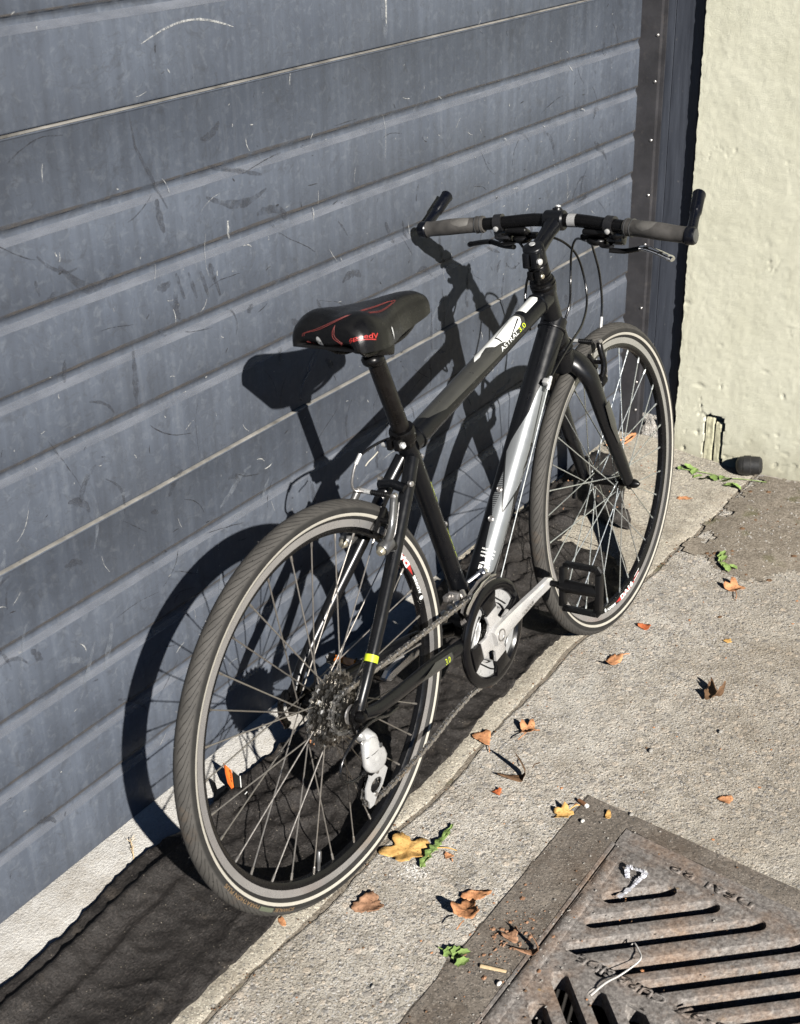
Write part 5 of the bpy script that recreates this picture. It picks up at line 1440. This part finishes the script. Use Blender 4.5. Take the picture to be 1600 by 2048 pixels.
JU, JL = Vector((.006, -.081, .241)), Vector((-.004, -.081, .203))
for c in (JU, JL):
    b = MB(); gear(b, .0205, 11, 0, .006, .004, .0022); b.build('jockey_wheel', 'plastic', rd, lambda p, c=c: p + c)
b = MB(); b.prism([(x * 1.45, y * .88) for x, y in cg], (-.006, -.0735, .262), (1, 0, 0), (0, 0, 1), (0, 1, 0), .002); b.build('inner_cage', 'satin', rd)
for c in (JU, JL):
    b = MB(); b.lathe(c + Vector((0, -.0095, 0)), (0, -1, 0), [(0, .0042), (.002, .0042), (.0025, .002)], 10); b.build('cage_bolt', 'steel', rd)
cable([(.112, -.066, .297), (.075, -.073, .304), (.040, -.080, .320), (.008, -.0835, .3275), (-.035, -.084, .322), (-.068, -.084, .302), (-.078, -.085, .280), (-.068, -.087, .263), (-.046, -.089, .256), (-.026, -.090, .258)], .0026, 'cable', 'shift_cable')
b = MB(); k = 8; b.tube([Vector((-.034, -.0895, .2575)).lerp(Vector((-.014, -.091, .2600)), i / k) for i in range(k + 1)], [.0048 if i % 2 else .0040 for i in range(k + 1)], 10); part(b, 'cable_boot', 'plastic')
# front derailleur
b = MB(); b.lathe((.425, 0, .352), (-.33, 0, .94), [(0, .0195), (.016, .0195)], 20); b.box((.392, -.012, .362), (.013, .012, .010), Matrix.Rotation(.4, 3, 'Y'), .004); b.ball((.384, -.020, .356), .012, 10, (1.2, .8, .8)); b.box((.372, -.006, .368), (.008, .005, .006), bev=.002); b.ball((.366, -.016, .352), .008, 8); b.cyl((.398, -.022, .372), (.388, -.034, .366), .006, 8)
fd = part(b, 'front_derailleur', 'steel')
for v in (-.0405, -.0525):
    P = []
    for i in range(13):
        a = radians(76 + 60 * i / 12); P.append((BB.x + .108 * cos(a), v, BB.z + .108 * sin(a)))
    b = MB(); b.tube(P, [(.0075 + .001 * (i % 3), .0010) for i in range(13)], 8, up=(0, 0, 1)); b.build('cage_plate', 'chrome' if v < -.05 else 'steel', fd)
b = MB(); b.tube([(.360, -.0405, .335), (.352, -.0465, .330), (.360, -.0525, .335)], [(.010, .0012)] * 3, 8, up=(0, 0, 1)); b.build('cage_bridge', 'chrome', fd)
b = MB(); b.ball((.462, -.0300, .386), .0085, 10, (1.2, 1, .7)); b.cyl((.455, -.026, .384), (.435, -.012, .372), .004, 8); b.build('cage_link', 'chrome', fd)
# chain: pins in one part, each link a piece of its own
def chain_path():
    pts = []; vr, vc = -.0455, -.0420
    rr_, rc = .0975, .0345
    ra = [BB + Vector((rr_ * cos(radians(a)), 0, rr_ * sin(radians(a)))) for a in range(92, -96, -6)]
    P = [(p.x, vr, p.z) for p in ra]
    P += [(.36, vr - .002, .182), (.28, -.056, .1835), (.20, -.066, .180), (.11, -.074, .179), (.03, -.0805, .1815)]
    P += [(JL.x + .0215 * cos(radians(a)), JL.y, JL.z + .0215 * sin(radians(a))) for a in range(-80, -265, -25)]
    P += [(JU.x + .0215 * cos(radians(a)), JU.y, JU.z + .0215 * sin(radians(a))) for a in range(-80, 85, 25)]
    P += [(rc * cos(radians(a)), vc - (.0 if a < 240 else .012 * (a - 240) / 50), WR + rc * sin(radians(a))) for a in range(285, 88, -14)]
    P += [(.10, vc - .0005, .3735), (.25, vr + .0015, .3705)]
    return [Vector(p) for p in P]
cp = chain_path(); seg = [(cp[(i + 1) % len(cp)] - cp[i]).length for i in range(len(cp))]; tot = sum(seg)
NL = round(tot / .0127); NL -= NL % 2; pitch = tot / NL
def at_len(s):
    s %= tot
    for i, l in enumerate(seg):
        if s <= l: return cp[i].lerp(cp[(i + 1) % len(cp)], s / l)
        s -= l
    return cp[0]
pins = [at_len(i * pitch) for i in range(NL)]
b = MB()
for p in pins: b.cyl(p - Vector((0, .0036, 0)), p + Vector((0, .0036, 0)), .0022, 6)
chain = part(b, 'chain', 'chainlink'); chain['kind'] = 'stuff'
def link_mesh(hw, wst):
    bb = MB()
    for s in (-1, 1):
        pts = []
        for k in range(5): a = -pi / 2 + pi * k / 4; pts.append((.00635 + .0042 * cos(a), .0042 * sin(a)))
        pts.append((0, wst))
        for k in range(5): a = pi / 2 + pi * k / 4; pts.append((-.00635 + .0042 * cos(a), .0042 * sin(a)))
        pts.append((0, -wst)); bb.prism(pts, (0, s * hw, 0), (1, 0, 0), (0, 0, 1), (0, 1, 0), .0010)
    me = bb.mesh('link', ang=20); me.materials.append(M['chainlink']); return me
LM = [link_mesh(.0032, .0030), link_mesh(.0020, .0032)]
for i in range(NL):
    a, c = pins[i], pins[(i + 1) % NL]; d_ = (c - a).normalized(); n_ = Vector((0, 1, 0)); n_ = (n_ - d_ * n_.dot(d_)).normalized(); z_ = d_.cross(n_)
    mm = Matrix((d_, n_, z_)).transposed().to_4x4(); mm.translation = (a + c) / 2
    obj('link', LM[i % 2], None, chain, None, mm)

# ================================================================== LITTER AND SMALL THINGS
def leaf_mat(name, lo, hi):
    t = NT(name); n = t.noise(70, 5, .7)
    c = t.ramp(n, [(.3, lo), (.7, hi)])
    c = t.mix(t.ramp(t.noise(160, 3), [(.60, 0.0), (.7, .7)]), c, tuple(v * .35 for v in lo))
    return t.out(c, .7, 0, t.bump(t.noise(240, 4, .7), .5, .002), spec=.25)
M['leaf_orange'] = leaf_mat('leaf_orange', (.34, .15, .07), (.58, .29, .14))
M['leaf_yellow'] = leaf_mat('leaf_yellow', (.45, .24, .07), (.66, .42, .15))
M['leaf_brown'] = leaf_mat('leaf_brown', (.20, .105, .06), (.40, .23, .14))
M['leaf_dark'] = leaf_mat('leaf_dark', (.07, .04, .022), (.19, .11, .06))
M['leaf_red'] = leaf_mat('leaf_red', (.34, .075, .025), (.52, .16, .06))
M['leaf_green'] = leaf_mat('leaf_green', (.13, .21, .055), (.27, .37, .12))
M['pebble'] = paint('pebble', (.27, .255, .23), .85, 0, .25, 90, .5, 300)
M['pebble_white'] = paint('pebble_white', (.66, .64, .60), .8, 0, .15, 90, .4, 300)
M['straw'] = paint('straw', (.55, .42, .25), .7, 0, .25, 90)
DP = [(1.30, -.432), (1.46, -.415), (1.58, -.425), (1.70, -.43), (1.72, -.75), (1.60, -.86), (1.40, -.80), (1.22, -.70), (1.10, -.60), (1.14, -.49), (1.20, -.445)]
def zg(x, y):
    if inside(x, y, FP): return fab_z(x, y) + .0018
    if y > crack_y(x): return sill_z(y) if y > -.36 else .001
    if x > 1.05 and inside(x, y, DP): return min(.0068, .001 + .1 * nearest(x, y, DP)[0])
    return .0038 if inside(x, y, AP) else .0006
def leaf(label, x, y, size, kind, rot, m, curl=.25, lift=.0, asp=1.0, stem=True, tilt=0.0, seed=0, grp='fallen leaves on the concrete'):
    rr = random.Random(seed * 7 + 3); N = 44; vs = [(0, 0, 0)]; R0 = size / 2
    def rad(a):
        if kind == 'maple':
            return .52 + .48 * max(0, abs(cos(2.5 * a))) ** 1.2 * (1 - .22 * abs(sin(a / 2))) + .05 * rr.uniform(-1, 1)
        if kind == 'oval': return 1 / sqrt((cos(a)) ** 2 + (sin(a) / .42) ** 2) + .04 * rr.uniform(-1, 1)
        return .78 + .16 * sin(3 * a + seed) + .09 * rr.uniform(-1, 1)
    fs = []
    ph = rr.uniform(0, 3.14)
    rads = [rad(2 * pi * k / N) for k in range(N)]
    def zz(px, py):
        d2 = (px * px + py * py)
        u = px * cos(ph) + py * sin(ph)
        return R0 * (curl * (u * u * 1.6) + .22 * curl * sin(5 * px + seed) * py + .10 * nz(px, py, seed, 2.5) + .05 * nz(px, py, seed + 4, 6))
    rings = (.35, .7, 1.0)
    for q in rings:
        for k in range(N):
            a = 2 * pi * k / N; r = (rads[k] if q == 1 else (rads[k] * .55 + .45 * sum(rads) / N)) * q
            px, py = r * cos(a), r * sin(a) * asp
            vs.append((px * R0, py * R0, zz(px, py)))
    for k in range(N):
        j = (k + 1) % N; fs.append((0, 1 + k, 1 + j))
        for q in range(2): fs.append((1 + q * N + k, 1 + (q + 1) * N + k, 1 + (q + 1) * N + j, 1 + q * N + j))
    b = MB(); b.add(vs, fs)
    if stem: b.tube(spline([(-R0 * .9 * (.3 if kind == 'maple' else 1), 0, .001), (-R0 * 1.25, R0 * .06, .004), (-R0 * 1.65, R0 * .18, .001)], 5), [.0011] * 10 + [.0007], 5)
    Rm = Matrix.Rotation(rot, 3, 'Z') @ Matrix.Rotation(tilt, 3, 'Y')
    mz = min((Rm @ Vector(v)).z for v in b.v)
    me = b.mesh('leaf', lambda p: Rm @ p - Vector((0, 0, mz)), 60)
    o = obj('fallen_leaf', me, m); o.location = (x, y, zg(x, y) + lift)
    sm = o.modifiers.new('thick', 'SOLIDIFY'); sm.thickness = .0005
    tag(o, label, 'leaf', grp); return o
leaf('large yellow maple leaf touching the green dandelion leaf', -.140, -.441, .105, 'maple', 2.2, 'leaf_yellow', .20, asp=.85, seed=1)
leaf('curled orange leaf with torn edge, nearest the drain collar', -.226, -.611, .085, 'blob', .4, 'leaf_orange', .55, asp=.62, tilt=.25, seed=2)
leaf('narrow orange leaf just above the curled torn leaf', -.177, -.602, .055, 'oval', 2.4, 'leaf_orange', .2, seed=3, stem=False)
leaf('round flat brown leaf in front of the rear tyre', -.292, -.459, .062, 'blob', 1.2, 'leaf_brown', .2, seed=4, stem=False)
leaf('pale orange leaf lying against the black fabric edge', .222, -.388, .060, 'blob', .9, 'leaf_orange', .35, asp=.75, seed=5)
leaf('pointed orange-brown leaf between fabric edge and open paving', .288, -.456, .066, 'maple', .2, 'leaf_orange', .45, asp=.7, tilt=.2, seed=6)
leaf('tan leaf with long stem below the front wheel', .611, -.491, .062, 'blob', 2.9, 'leaf_orange', .4, asp=.6, seed=7)
leaf('dark brown curled leaf at the right, standing on its edge', .597, -.726, .060, 'blob', .5, 'leaf_dark', 1.0, asp=.8, tilt=.3, seed=8, stem=False)
leaf('thin dark curled leaf casting a long shadow', .150, -.519, .060, 'oval', 2.0, 'leaf_dark', 1.0, asp=.9, tilt=.9, seed=9)
leaf('small yellow leaf beside the cigarette butt', .091, -.632, .044, 'maple', 2.7, 'leaf_yellow', .45, seed=10, tilt=.2)
leaf('small flat red leaf near the front tyre', .784, -.491, .034, 'blob', .7, 'leaf_red', .2, seed=11, stem=False)
leaf('bright orange leaf at the right beside the dirt', 1.050, -.603, .060, 'maple', .5, 'leaf_orange', .4, seed=12)
leaf('tiny orange leaf star on the paving at the right', .822, -.671, .022, 'maple', .9, 'leaf_yellow', .2, seed=13, stem=False)
leaf('small orange leaf above the drain collar at the right', .285, -.869, .032, 'blob', 1.5, 'leaf_orange', .3, seed=14, stem=False)
leaf('olive brown curled leaf standing in the grate gap', -.247, -.752, .046, 'oval', 1.9, 'leaf_brown', 1.0, asp=.9, tilt=.9, seed=15, stem=False)
leaf('tiny dark red leaf scrap on the open paving', .085, -.496, .022, 'blob', .2, 'leaf_red', .5, seed=16, stem=False)
leaf('orange leaf strip lying on fabric below the cassette', .002, -.139, .050, 'oval', .5, 'leaf_orange', .3, seed=17, stem=False)
leaf('small rusty leaf scrap on the sill behind the front wheel', 1.18, -.33, .026, 'oval', 2.5, 'leaf_red', .3, seed=18, stem=False)
leaf('orange leaf pair on the concrete near the plaster wall', 1.45, -.315, .045, 'oval', 2.2, 'leaf_orange', .4, seed=19, stem=False)
leaf('small tan leaf crumb left of the drain collar', -.115, -.510, .020, 'blob', 1.1, 'leaf_orange', .3, seed=20)
leaf('small brown leaf half under the collar dirt', -.235, -.700, .034, 'blob', .1, 'leaf_brown', .4, seed=21)
leaf('little orange scrap at the edge of the fabric by the rear tyre', -.40, -.358, .026, 'oval', 1.0, 'leaf_orange', .3, seed=22, stem=False)
leaf('pale leaf scrap on the dark collar by its corner', .128, -.704, .026, 'oval', .3, 'leaf_yellow', .2, seed=23, stem=False)

# dandelion leaf
def jag_leaf(name, label, pts, w, lobes, m, cat='weed', seed=0):
    P = spline([Vector((x, y, zg(x, y) + z)) for x, y, z in pts], 8); n = len(P); vs = []; fs = []
    for i, p in enumerate(P):
        t = i / (n - 1); a = P[max(0, i - 1)]; c = P[min(n - 1, i + 1)]; d = (c - a); d.z = 0; d.normalize(); sd_ = Vector((-d.y, d.x, 0))
        saw = .18 + .82 * ((t * lobes) % 1.0); ww = w * saw * (sin(pi * min(1, .12 + t * .86)) ** .6)
        saw2 = .18 + .82 * ((t * lobes + .4) % 1.0); w2 = w * saw2 * (sin(pi * min(1, .12 + t * .86)) ** .6)
        vs += [p + sd_ * ww - d * ww * .5 + Vector((0, 0, .003 + .002 * sin(i * 1.7))), p, p - sd_ * w2 - d * w2 * .5 + Vector((0, 0, .004 + .002 * cos(i * 1.3)))]
    for i in range(n - 1):
        for k in range(2): fs.append((i * 3 + k, i * 3 + 3 + k, i * 3 + 4 + k, i * 3 + 1 + k))
    b = MB(); b.add(vs, fs); o = b.build(name, m, ang=60); sm = o.modifiers.new('thick', 'SOLIDIFY'); sm.thickness = .0005
    return tag(o, label, cat)
jag_leaf('dandelion_leaf', 'jagged green dandelion leaf beside the large yellow leaf', [(-.170, -.487, .004), (-.129, -.483, .008), (-.096, -.481, .006), (-.040, -.475, .003)], .0125, 5.5, 'leaf_green')
# creeping weed at the foot of the wall
def weed(name, label, stems, leaves, ls, seed):
    rr = random.Random(seed); root = empty(name, (stems[0][0][0], stems[0][0][1], 0)); tag(root, label, 'weed')
    for st_ in stems:
        b = MB(); b.tube(spline([(x, y, zg(x, y) + .003 + .006 * rr.random()) for x, y in st_], 6), .0011, 5); dparent(b.build('stem', 'leaf_green'), root)
    for x, y, k in leaves:
        a = rr.uniform(0, 6.28); N = 14; vs = [(0, 0, 0)]; L = ls * k
        for i in range(N):
            t = 2 * pi * i / N; r = L * (.75 + .25 * (i % 2)) ; vs.append((r * cos(t), r * sin(t) * .62, .25 * L * abs(sin(t)) + .1 * L * cos(t)))
        b = MB(); b.add(vs, [(0, 1 + i, 1 + (i + 1) % N) for i in range(N)])
        Rm = Matrix.Rotation(a, 3, 'Z') @ Matrix.Rotation(rr.uniform(-.5, .3), 3, 'Y')
        o = b.build('leaf_blade', 'leaf_green', None, lambda p, x=x, y=y: Rm @ p + Vector((x, y, zg(x, y) + .006))); dparent(o, root)
weed('creeping_weed', 'low green weed creeping along the foot of the plaster wall', [[(1.60, -.24), (1.615, -.28), (1.628, -.32), (1.622, -.36), (1.64, -.41), (1.65, -.47)]], [(1.60 + .0 * i + .02 * sin(i * 1.3), -.24 - .019 * i, .7 + .5 * ((i * 37) % 10) / 10) for i in range(10)], .020, 3)
weed('seedling_weed', 'small green seedling growing in the dirt at the right', [[(1.13, -.545), (1.15, -.53), (1.18, -.52)], [(1.13, -.545), (1.14, -.565)]], [(1.18, -.522, 1), (1.165, -.53, 1.1), (1.14, -.54, .9), (1.13, -.553, 1.0), (1.14, -.565, .8)], .016, 5)
weed('sprout_weed', 'wilted green sprout at the edge of the drain collar', [[(-.318, -.612), (-.320, -.640), (-.326, -.668)], [(-.32, -.64), (-.30, -.655)]], [(-.319, -.632, .8), (-.316, -.645, 1.0), (-.325, -.65, .9), (-.310, -.655, .7), (-.330, -.664, .9)], .017, 9)
# dry stalk on the sill
b = MB(); z0 = sill_z(-.07)
b.tube(spline([(-.442, -.072, z0), (-.430, -.060, z0 + .008), (-.415, -.041, z0 + .012), (-.408, -.034, z0 + .008)], 5), .0009, 5)
for k in range(9): 
    p = Vector((-.436 + .0035 * k, -.066 + .0036 * k, z0 + .006 + .001 * (k % 3))); b.tube([p, p + Vector((random.uniform(-.008, .008), random.uniform(-.004, .01), random.uniform(0, .008)))], [.0007, .0003], 4)
tag(b.build('dry_stalk', 'straw'), 'dry seed stalk lying on the white sill', 'stalk')
# torn orange tag with black tape
tg = empty('torn_label', (-.20, -.10, fab_z(-.20, -.10))); tag(tg, 'torn orange and black label tag beside the rear wheel', 'label')
def flap(pts, m, name, parent):
    n = len(pts); P = [Vector(p) for p in pts]; c = sum(P, Vector()) / n
    b = MB(); b.add(P, [tuple(range(n))]); o = b.build(name, m, smooth=False); dparent(o, parent); sm = o.modifiers.new('t', 'SOLIDIFY'); sm.thickness = .0004; return o
zt = fab_z(-.20, -.10) + .003
A0, A1 = Vector((-.184, -.083, zt + .020)), Vector((-.214, -.110, zt + .002)); ex = (A1 - A0); upv = Vector((-.009, .014, .036))
flap([A0, A0 + upv * .5 + Vector((-.006, .003, .002)), A1 + upv * .55, A1 + upv * .1, A1 - upv * .1], 'orange', 'orange_face', tg)
flap([A0 + Vector((.001, -.001, 0)), A1 - upv * .1 + Vector((.001, -.001, 0)), A1 - upv * .38 + Vector((.004, -.004, 0)), A0 - upv * .42 + Vector((.004, -.006, 0))], 'outline', 'black_face', tg)
flap([A0 - upv * .24 + Vector((.0016, -.003, 0)), A1 - upv * .26 + Vector((.0016, -.003, 0)), A1 - upv * .31 + Vector((.002, -.0035, 0)), A0 - upv * .29 + Vector((.002, -.0035, 0))], 'red', 'red_line', tg)
b = MB(); b.tube(spline([A0 - upv * .42 + Vector((.005, -.006, .001)), (A0 + A1) / 2 - upv * .40 + Vector((.005, -.006, .001)), A1 - upv * .36 + Vector((.006, -.006, .001)), A1 + Vector((.012, -.022, .0))], 5), .0010, 5); dparent(b.build('white_cord', 'white'), tg)
bmT = text_bm('Ezra', .010, w=.022)
d1 = ex.normalized(); d2 = upv.normalized(); nn_ = d1.cross(d2)
for v in bmT.verts: v.co = A0 + ex * .18 + upv * .10 + d1 * v.co.x + d2 * v.co.y - nn_ * .0008 + nn_ * .0016 * (1 if nn_.dot(CP - A0) > 0 else 0)
me = bpy.data.meshes.new('label_print'); bmT.to_mesh(me); bmT.free(); o = obj('label_print', me, 'outline'); dparent(o, tg)
for pts in ([(-.199, -.044, .004), (-.208, -.050, .010), (-.222, -.066, .004), (-.230, -.076, .006), (-.222, -.080, .003), (-.206, -.060, .006)], [(-.222, -.072, .003), (-.246, -.088, .005), (-.252, -.096, .003), (-.232, -.100, .008), (-.214, -.100, .008), (-.206, -.088, .012)]):
    flap([(x, y, sill_z(y) + z) for x, y, z in pts], 'plastic', 'black_tape', tg)
# bent white strip over the grate and crumpled foil
b = MB(); P = spline([(-.136, -.868, -.012), (-.141, -.875, .003), (-.164, -.895, .010), (-.178, -.902, .014), (-.190, -.900, .012), (-.222, -.887, .008), (-.251, -.875, .010), (-.279, -.863, .002)], 6)
n = len(P); b.tube(P, [(.0011, .0014 + .0024 * max(0, (i / n - .5) * 2)) for i in range(n)], 8, up=(0, 0, 1)); tag(b.build('bent_plastic_strip', 'pebble_white'), 'thin bent white plastic strip lying across the grate slots', 'strip')
fo = MB(); rr = random.Random(4)
def ribbon(pts, w):
    P = spline([Vector(p) for p in pts], 9); vs = []; fs = []
    for i, p in enumerate(P):
        a = P[max(0, i - 1)]; c = P[min(len(P) - 1, i + 1)]; d = (c - a); d.z = 0; d.normalize(); sd_ = Vector((-d.y, d.x, 0)); ww = w * rr.uniform(.75, 1.2)
        vs += [p + sd_ * ww + Vector((0, 0, rr.uniform(-.0018, .0018))), p + Vector((0, 0, rr.uniform(0, .0022))), p - sd_ * ww + Vector((0, 0, rr.uniform(-.0018, .0018)))]
    for i in range(len(P) - 1):
        for k in range(2): fs.append((i * 3 + k, i * 3 + 3 + k, i * 3 + 4 + k, i * 3 + 1 + k))
    fo.add(vs, fs)
ribbon([(-.006, -.803, .004), (.004, -.797, .012), (.012, -.797, .014), (.012, -.806, .013), (.016, -.826, .010), (-.005, -.822, .008), (-.026, -.818, .005), (-.058, -.809, .003)], .0042)
o = fo.build('foil_wrapper', paint('foil', (.62, .62, .66), .28, .6, .15, 200), smooth=False); tag(o, 'crumpled silver foil strip folded at a corner on the grate', 'foil')
# cigarette butt
cb = empty('cigarette_butt', (.1355, -.650, .004)); tag(cb, 'brown cigarette butt with pale end at the collar corner', 'cigarette butt')
b = MB(); b.tube([(.1415, -.6385, .0050), (.1375, -.648, .0052), (.134, -.657, .0050)], [.0036, .0040, .0042], 12); dparent(b.build('filter', paint('filter_paper', (.16, .075, .035), .7, 0, .4, 150)), cb)
b = MB(); b.tube([(.134, -.657, .0050), (.1325, -.6605, .0050)], [.0044, .0040], 12); dparent(b.build('burnt_end', 'pebble_white'), cb)
# stones one can pick out
for i, (x, y, r, m, lb) in enumerate(((.090, -.671, .0062, 'pebble_white', 'small white pebble at the edge of the drain collar'), (.156, -.737, .0070, 'pebble', 'grey pebble at the right edge of the drain collar'), (.355, -.690, .0078, 'pebble', 'round grey pebble alone on the open paving'), (.486, -.782, .0070, 'pebble', 'grey pebble on the paving at the right edge'), (-.441, -.566, .0055, 'pebble', 'small dark grey pebble on the paving before the rear tyre'), (-.335, -.733, .0065, 'pebble_white', 'white pebble lying in the grate frame gap'))):
    r *= .72; b = MB(); b.ball((0, 0, r * .45), r, 9, (1.25, .9, .62)); 
    o = b.build('pebble', m, None, lambda p: p + Vector((.45 * r * nz(p.x * 200, p.y * 200, i, 1), .45 * r * nz(p.y * 200, p.z * 200, i + 5, 1), .3 * r * nz(p.x * 150, p.z * 150, i + 9, 1))), 180); o.location = (x, y, zg(x, y)); tag(o, lb, 'pebble', 'loose pebbles')
# black pipe end at the foot of the wall
pp_ = empty('black_pipe', (1.69, -.40, .0)); tag(pp_, 'black rounded pipe end at the foot of the plaster wall', 'pipe')
b = MB(); b.lathe((1.676, -.376, .0275), (.28, -.95, .10), [(-.004, .009), (0, .019), (.007, .025), (.016, .026), (.018, .028), (.036, .028), (.038, .026), (.060, .025), (.066, .019), (.068, .009)], 24); dparent(b.build('pipe', paint('pipe_black', (.012, .012, .012), .5, 0, .3, 50, .3, 200, dust=.15)), pp_)
# dry twigs by the jamb, straw by the grate
for i, (pts, lb) in enumerate((([(1.585, -.018, .006), (1.62, -.035, .010), (1.655, -.050, .006), (1.69, -.052, .012)], 'thin orange dry twig lying at the foot of the track'), ([(1.63, -.055, .003), (1.66, -.062, .007), (1.70, -.058, .004)], 'shorter dry twig below the broken plinth'), ([(1.66, -.040, .004), (1.675, -.055, .014), (1.70, -.060, .010)], 'curled orange twig against the steel track'))):
    b = MB(); b.tube(spline([(x, y, sill_z(y) + z) for x, y, z in pts], 5), [(.0035, .0016)] * (5 * (len(pts) - 1) + 1), 6); tag(b.build('dry_twig', 'leaf_orange'), lb, 'twig', 'dry twigs by the jamb')
b = MB(); b.tube([(-.318, -.690, .006), (-.308, -.731, .007)], [(.0022, .0035), (.0015, .003)], 6); tag(b.build('wood_splinter', 'straw'), 'pale wood splinter lying across the collar and frame', 'splinter')

# dirt patch with grit and crumbs at the right, crumbs by the collar (uncountable)
b = MB()
g2 = {}; vs = []; fs = []; GS = .012
for i in range(56):
    for k in range(40):
        x, y = 1.08 + i * GS, -.88 + k * GS
        if inside(x + GS / 2 + .05 * nz(x, y, 3, 13) + .03 * nz(x, y, 4, 40), y + GS / 2 + .05 * nz(x, y, 6, 13) + .03 * nz(x, y, 8, 40), DP):
            q = []
            for a, c in ((i, k), (i + 1, k), (i + 1, k + 1), (i, k + 1)):
                if (a, c) not in g2:
                    xx, yy = 1.08 + a * GS, -.88 + c * GS; l = nearest(xx, yy, DP)[0]; g2[(a, c)] = len(vs)
                    vs.append((xx + .004 * nz(xx, yy, 1, 50), yy + .004 * nz(xx, yy, 2, 50), .0008 + min(1, l / .06) * .006 + .004 * max(0, nz(xx, yy, 9, 20)) + .002 * nz(xx, yy, 9, 70)))
                q.append(g2[(a, c)])
            fs.append(tuple(q))
b.add(vs, fs); o = b.build('dirt_patch', 'dirt'); o['kind'] = 'structure'
def scatter(name, n, fn, rmin, rmax, m, seed, flat=.6):
    rr = random.Random(seed); b = MB()
    for i in range(n):
        x, y = fn(rr); r = rmin * (rmax / rmin) ** (rr.random() ** 2.2); z = zg(x, y)
        a = rr.uniform(0, 6.28); k = rr.uniform(.5, 1.0)
        vs = []; 
        for j in range(5): t = a + 2 * pi * j / 5; q = r * rr.uniform(.7, 1.2); vs.append((x + q * cos(t), y + q * k * sin(t), z))
        vs.append((x + r * .2 * rr.uniform(-1, 1), y, z + r * flat * rr.uniform(.6, 1.3))); vs.append((x - r * .3, y + r * .2, z + r * flat * rr.uniform(.5, 1)))
        b.add(vs, [(0, 1, 5), (1, 2, 5), (2, 3, 6), (3, 4, 6), (4, 0, 6), (0, 5, 6), (2, 6, 5)])
    o = b.build(name, m, smooth=False); o['kind'] = 'stuff'; return o
g1_ = lambda rr: (rr.uniform(1.1, 1.68), rr.uniform(-.82, -.43))
g2_ = lambda rr: (1.40 + rr.gauss(0, .17), -.60 + rr.gauss(0, .12))
scatter('gravel', 1300, g2_, .0008, .0055, 'pebble', 1); scatter('leaf_crumbs', 160, g2_, .002, .010, 'leaf_dark', 2, .3); scatter('pale_gravel', 200, g2_, .0008, .004, 'pebble', 12)
def crm(rr):
    return (rr.gauss(-.235, .05), rr.gauss(-.695, .03))
scatter('leaf_crumbs', 130, crm, .0012, .006, 'leaf_brown', 3, .35); scatter('grit', 160, lambda rr: (rr.uniform(-.6, .12), -.744 + rr.gauss(0, .03)), .0010, .0032, 'pebble', 4)
scatter('grit', 420, lambda rr: (rr.uniform(-.7, 1.2), rr.uniform(-1.0, -.40)), .0009, .0030, 'pebble', 5); scatter('dark_grit', 380, lambda rr: (rr.uniform(-.7, 1.3), rr.uniform(-1.0, -.40)), .0010, .0034, 'leaf_dark', 6)
scatter('leaf_crumbs', 70, lambda rr: (rr.uniform(-.6, 1.2), rr.uniform(-.95, -.40)), .0015, .006, 'leaf_orange', 10, .25)
scatter('crack_grit', 260, lambda rr: (lambda x: (x, crack_y(x) + rr.gauss(0, .008)))(rr.uniform(-.8, 1.5)), .0010, .0040, 'leaf_dark', 7); scatter('sill_grit', 150, lambda rr: (rr.uniform(1.15, 1.68), rr.uniform(-.22, -.01)), .0010, .0050, 'leaf_brown', 8)
scatter('white_powder', 240, lambda rr: (-.180 + rr.gauss(0, .011), -.480 + rr.gauss(0, .015)), .0007, .0028, 'pebble_white', 9, .2)
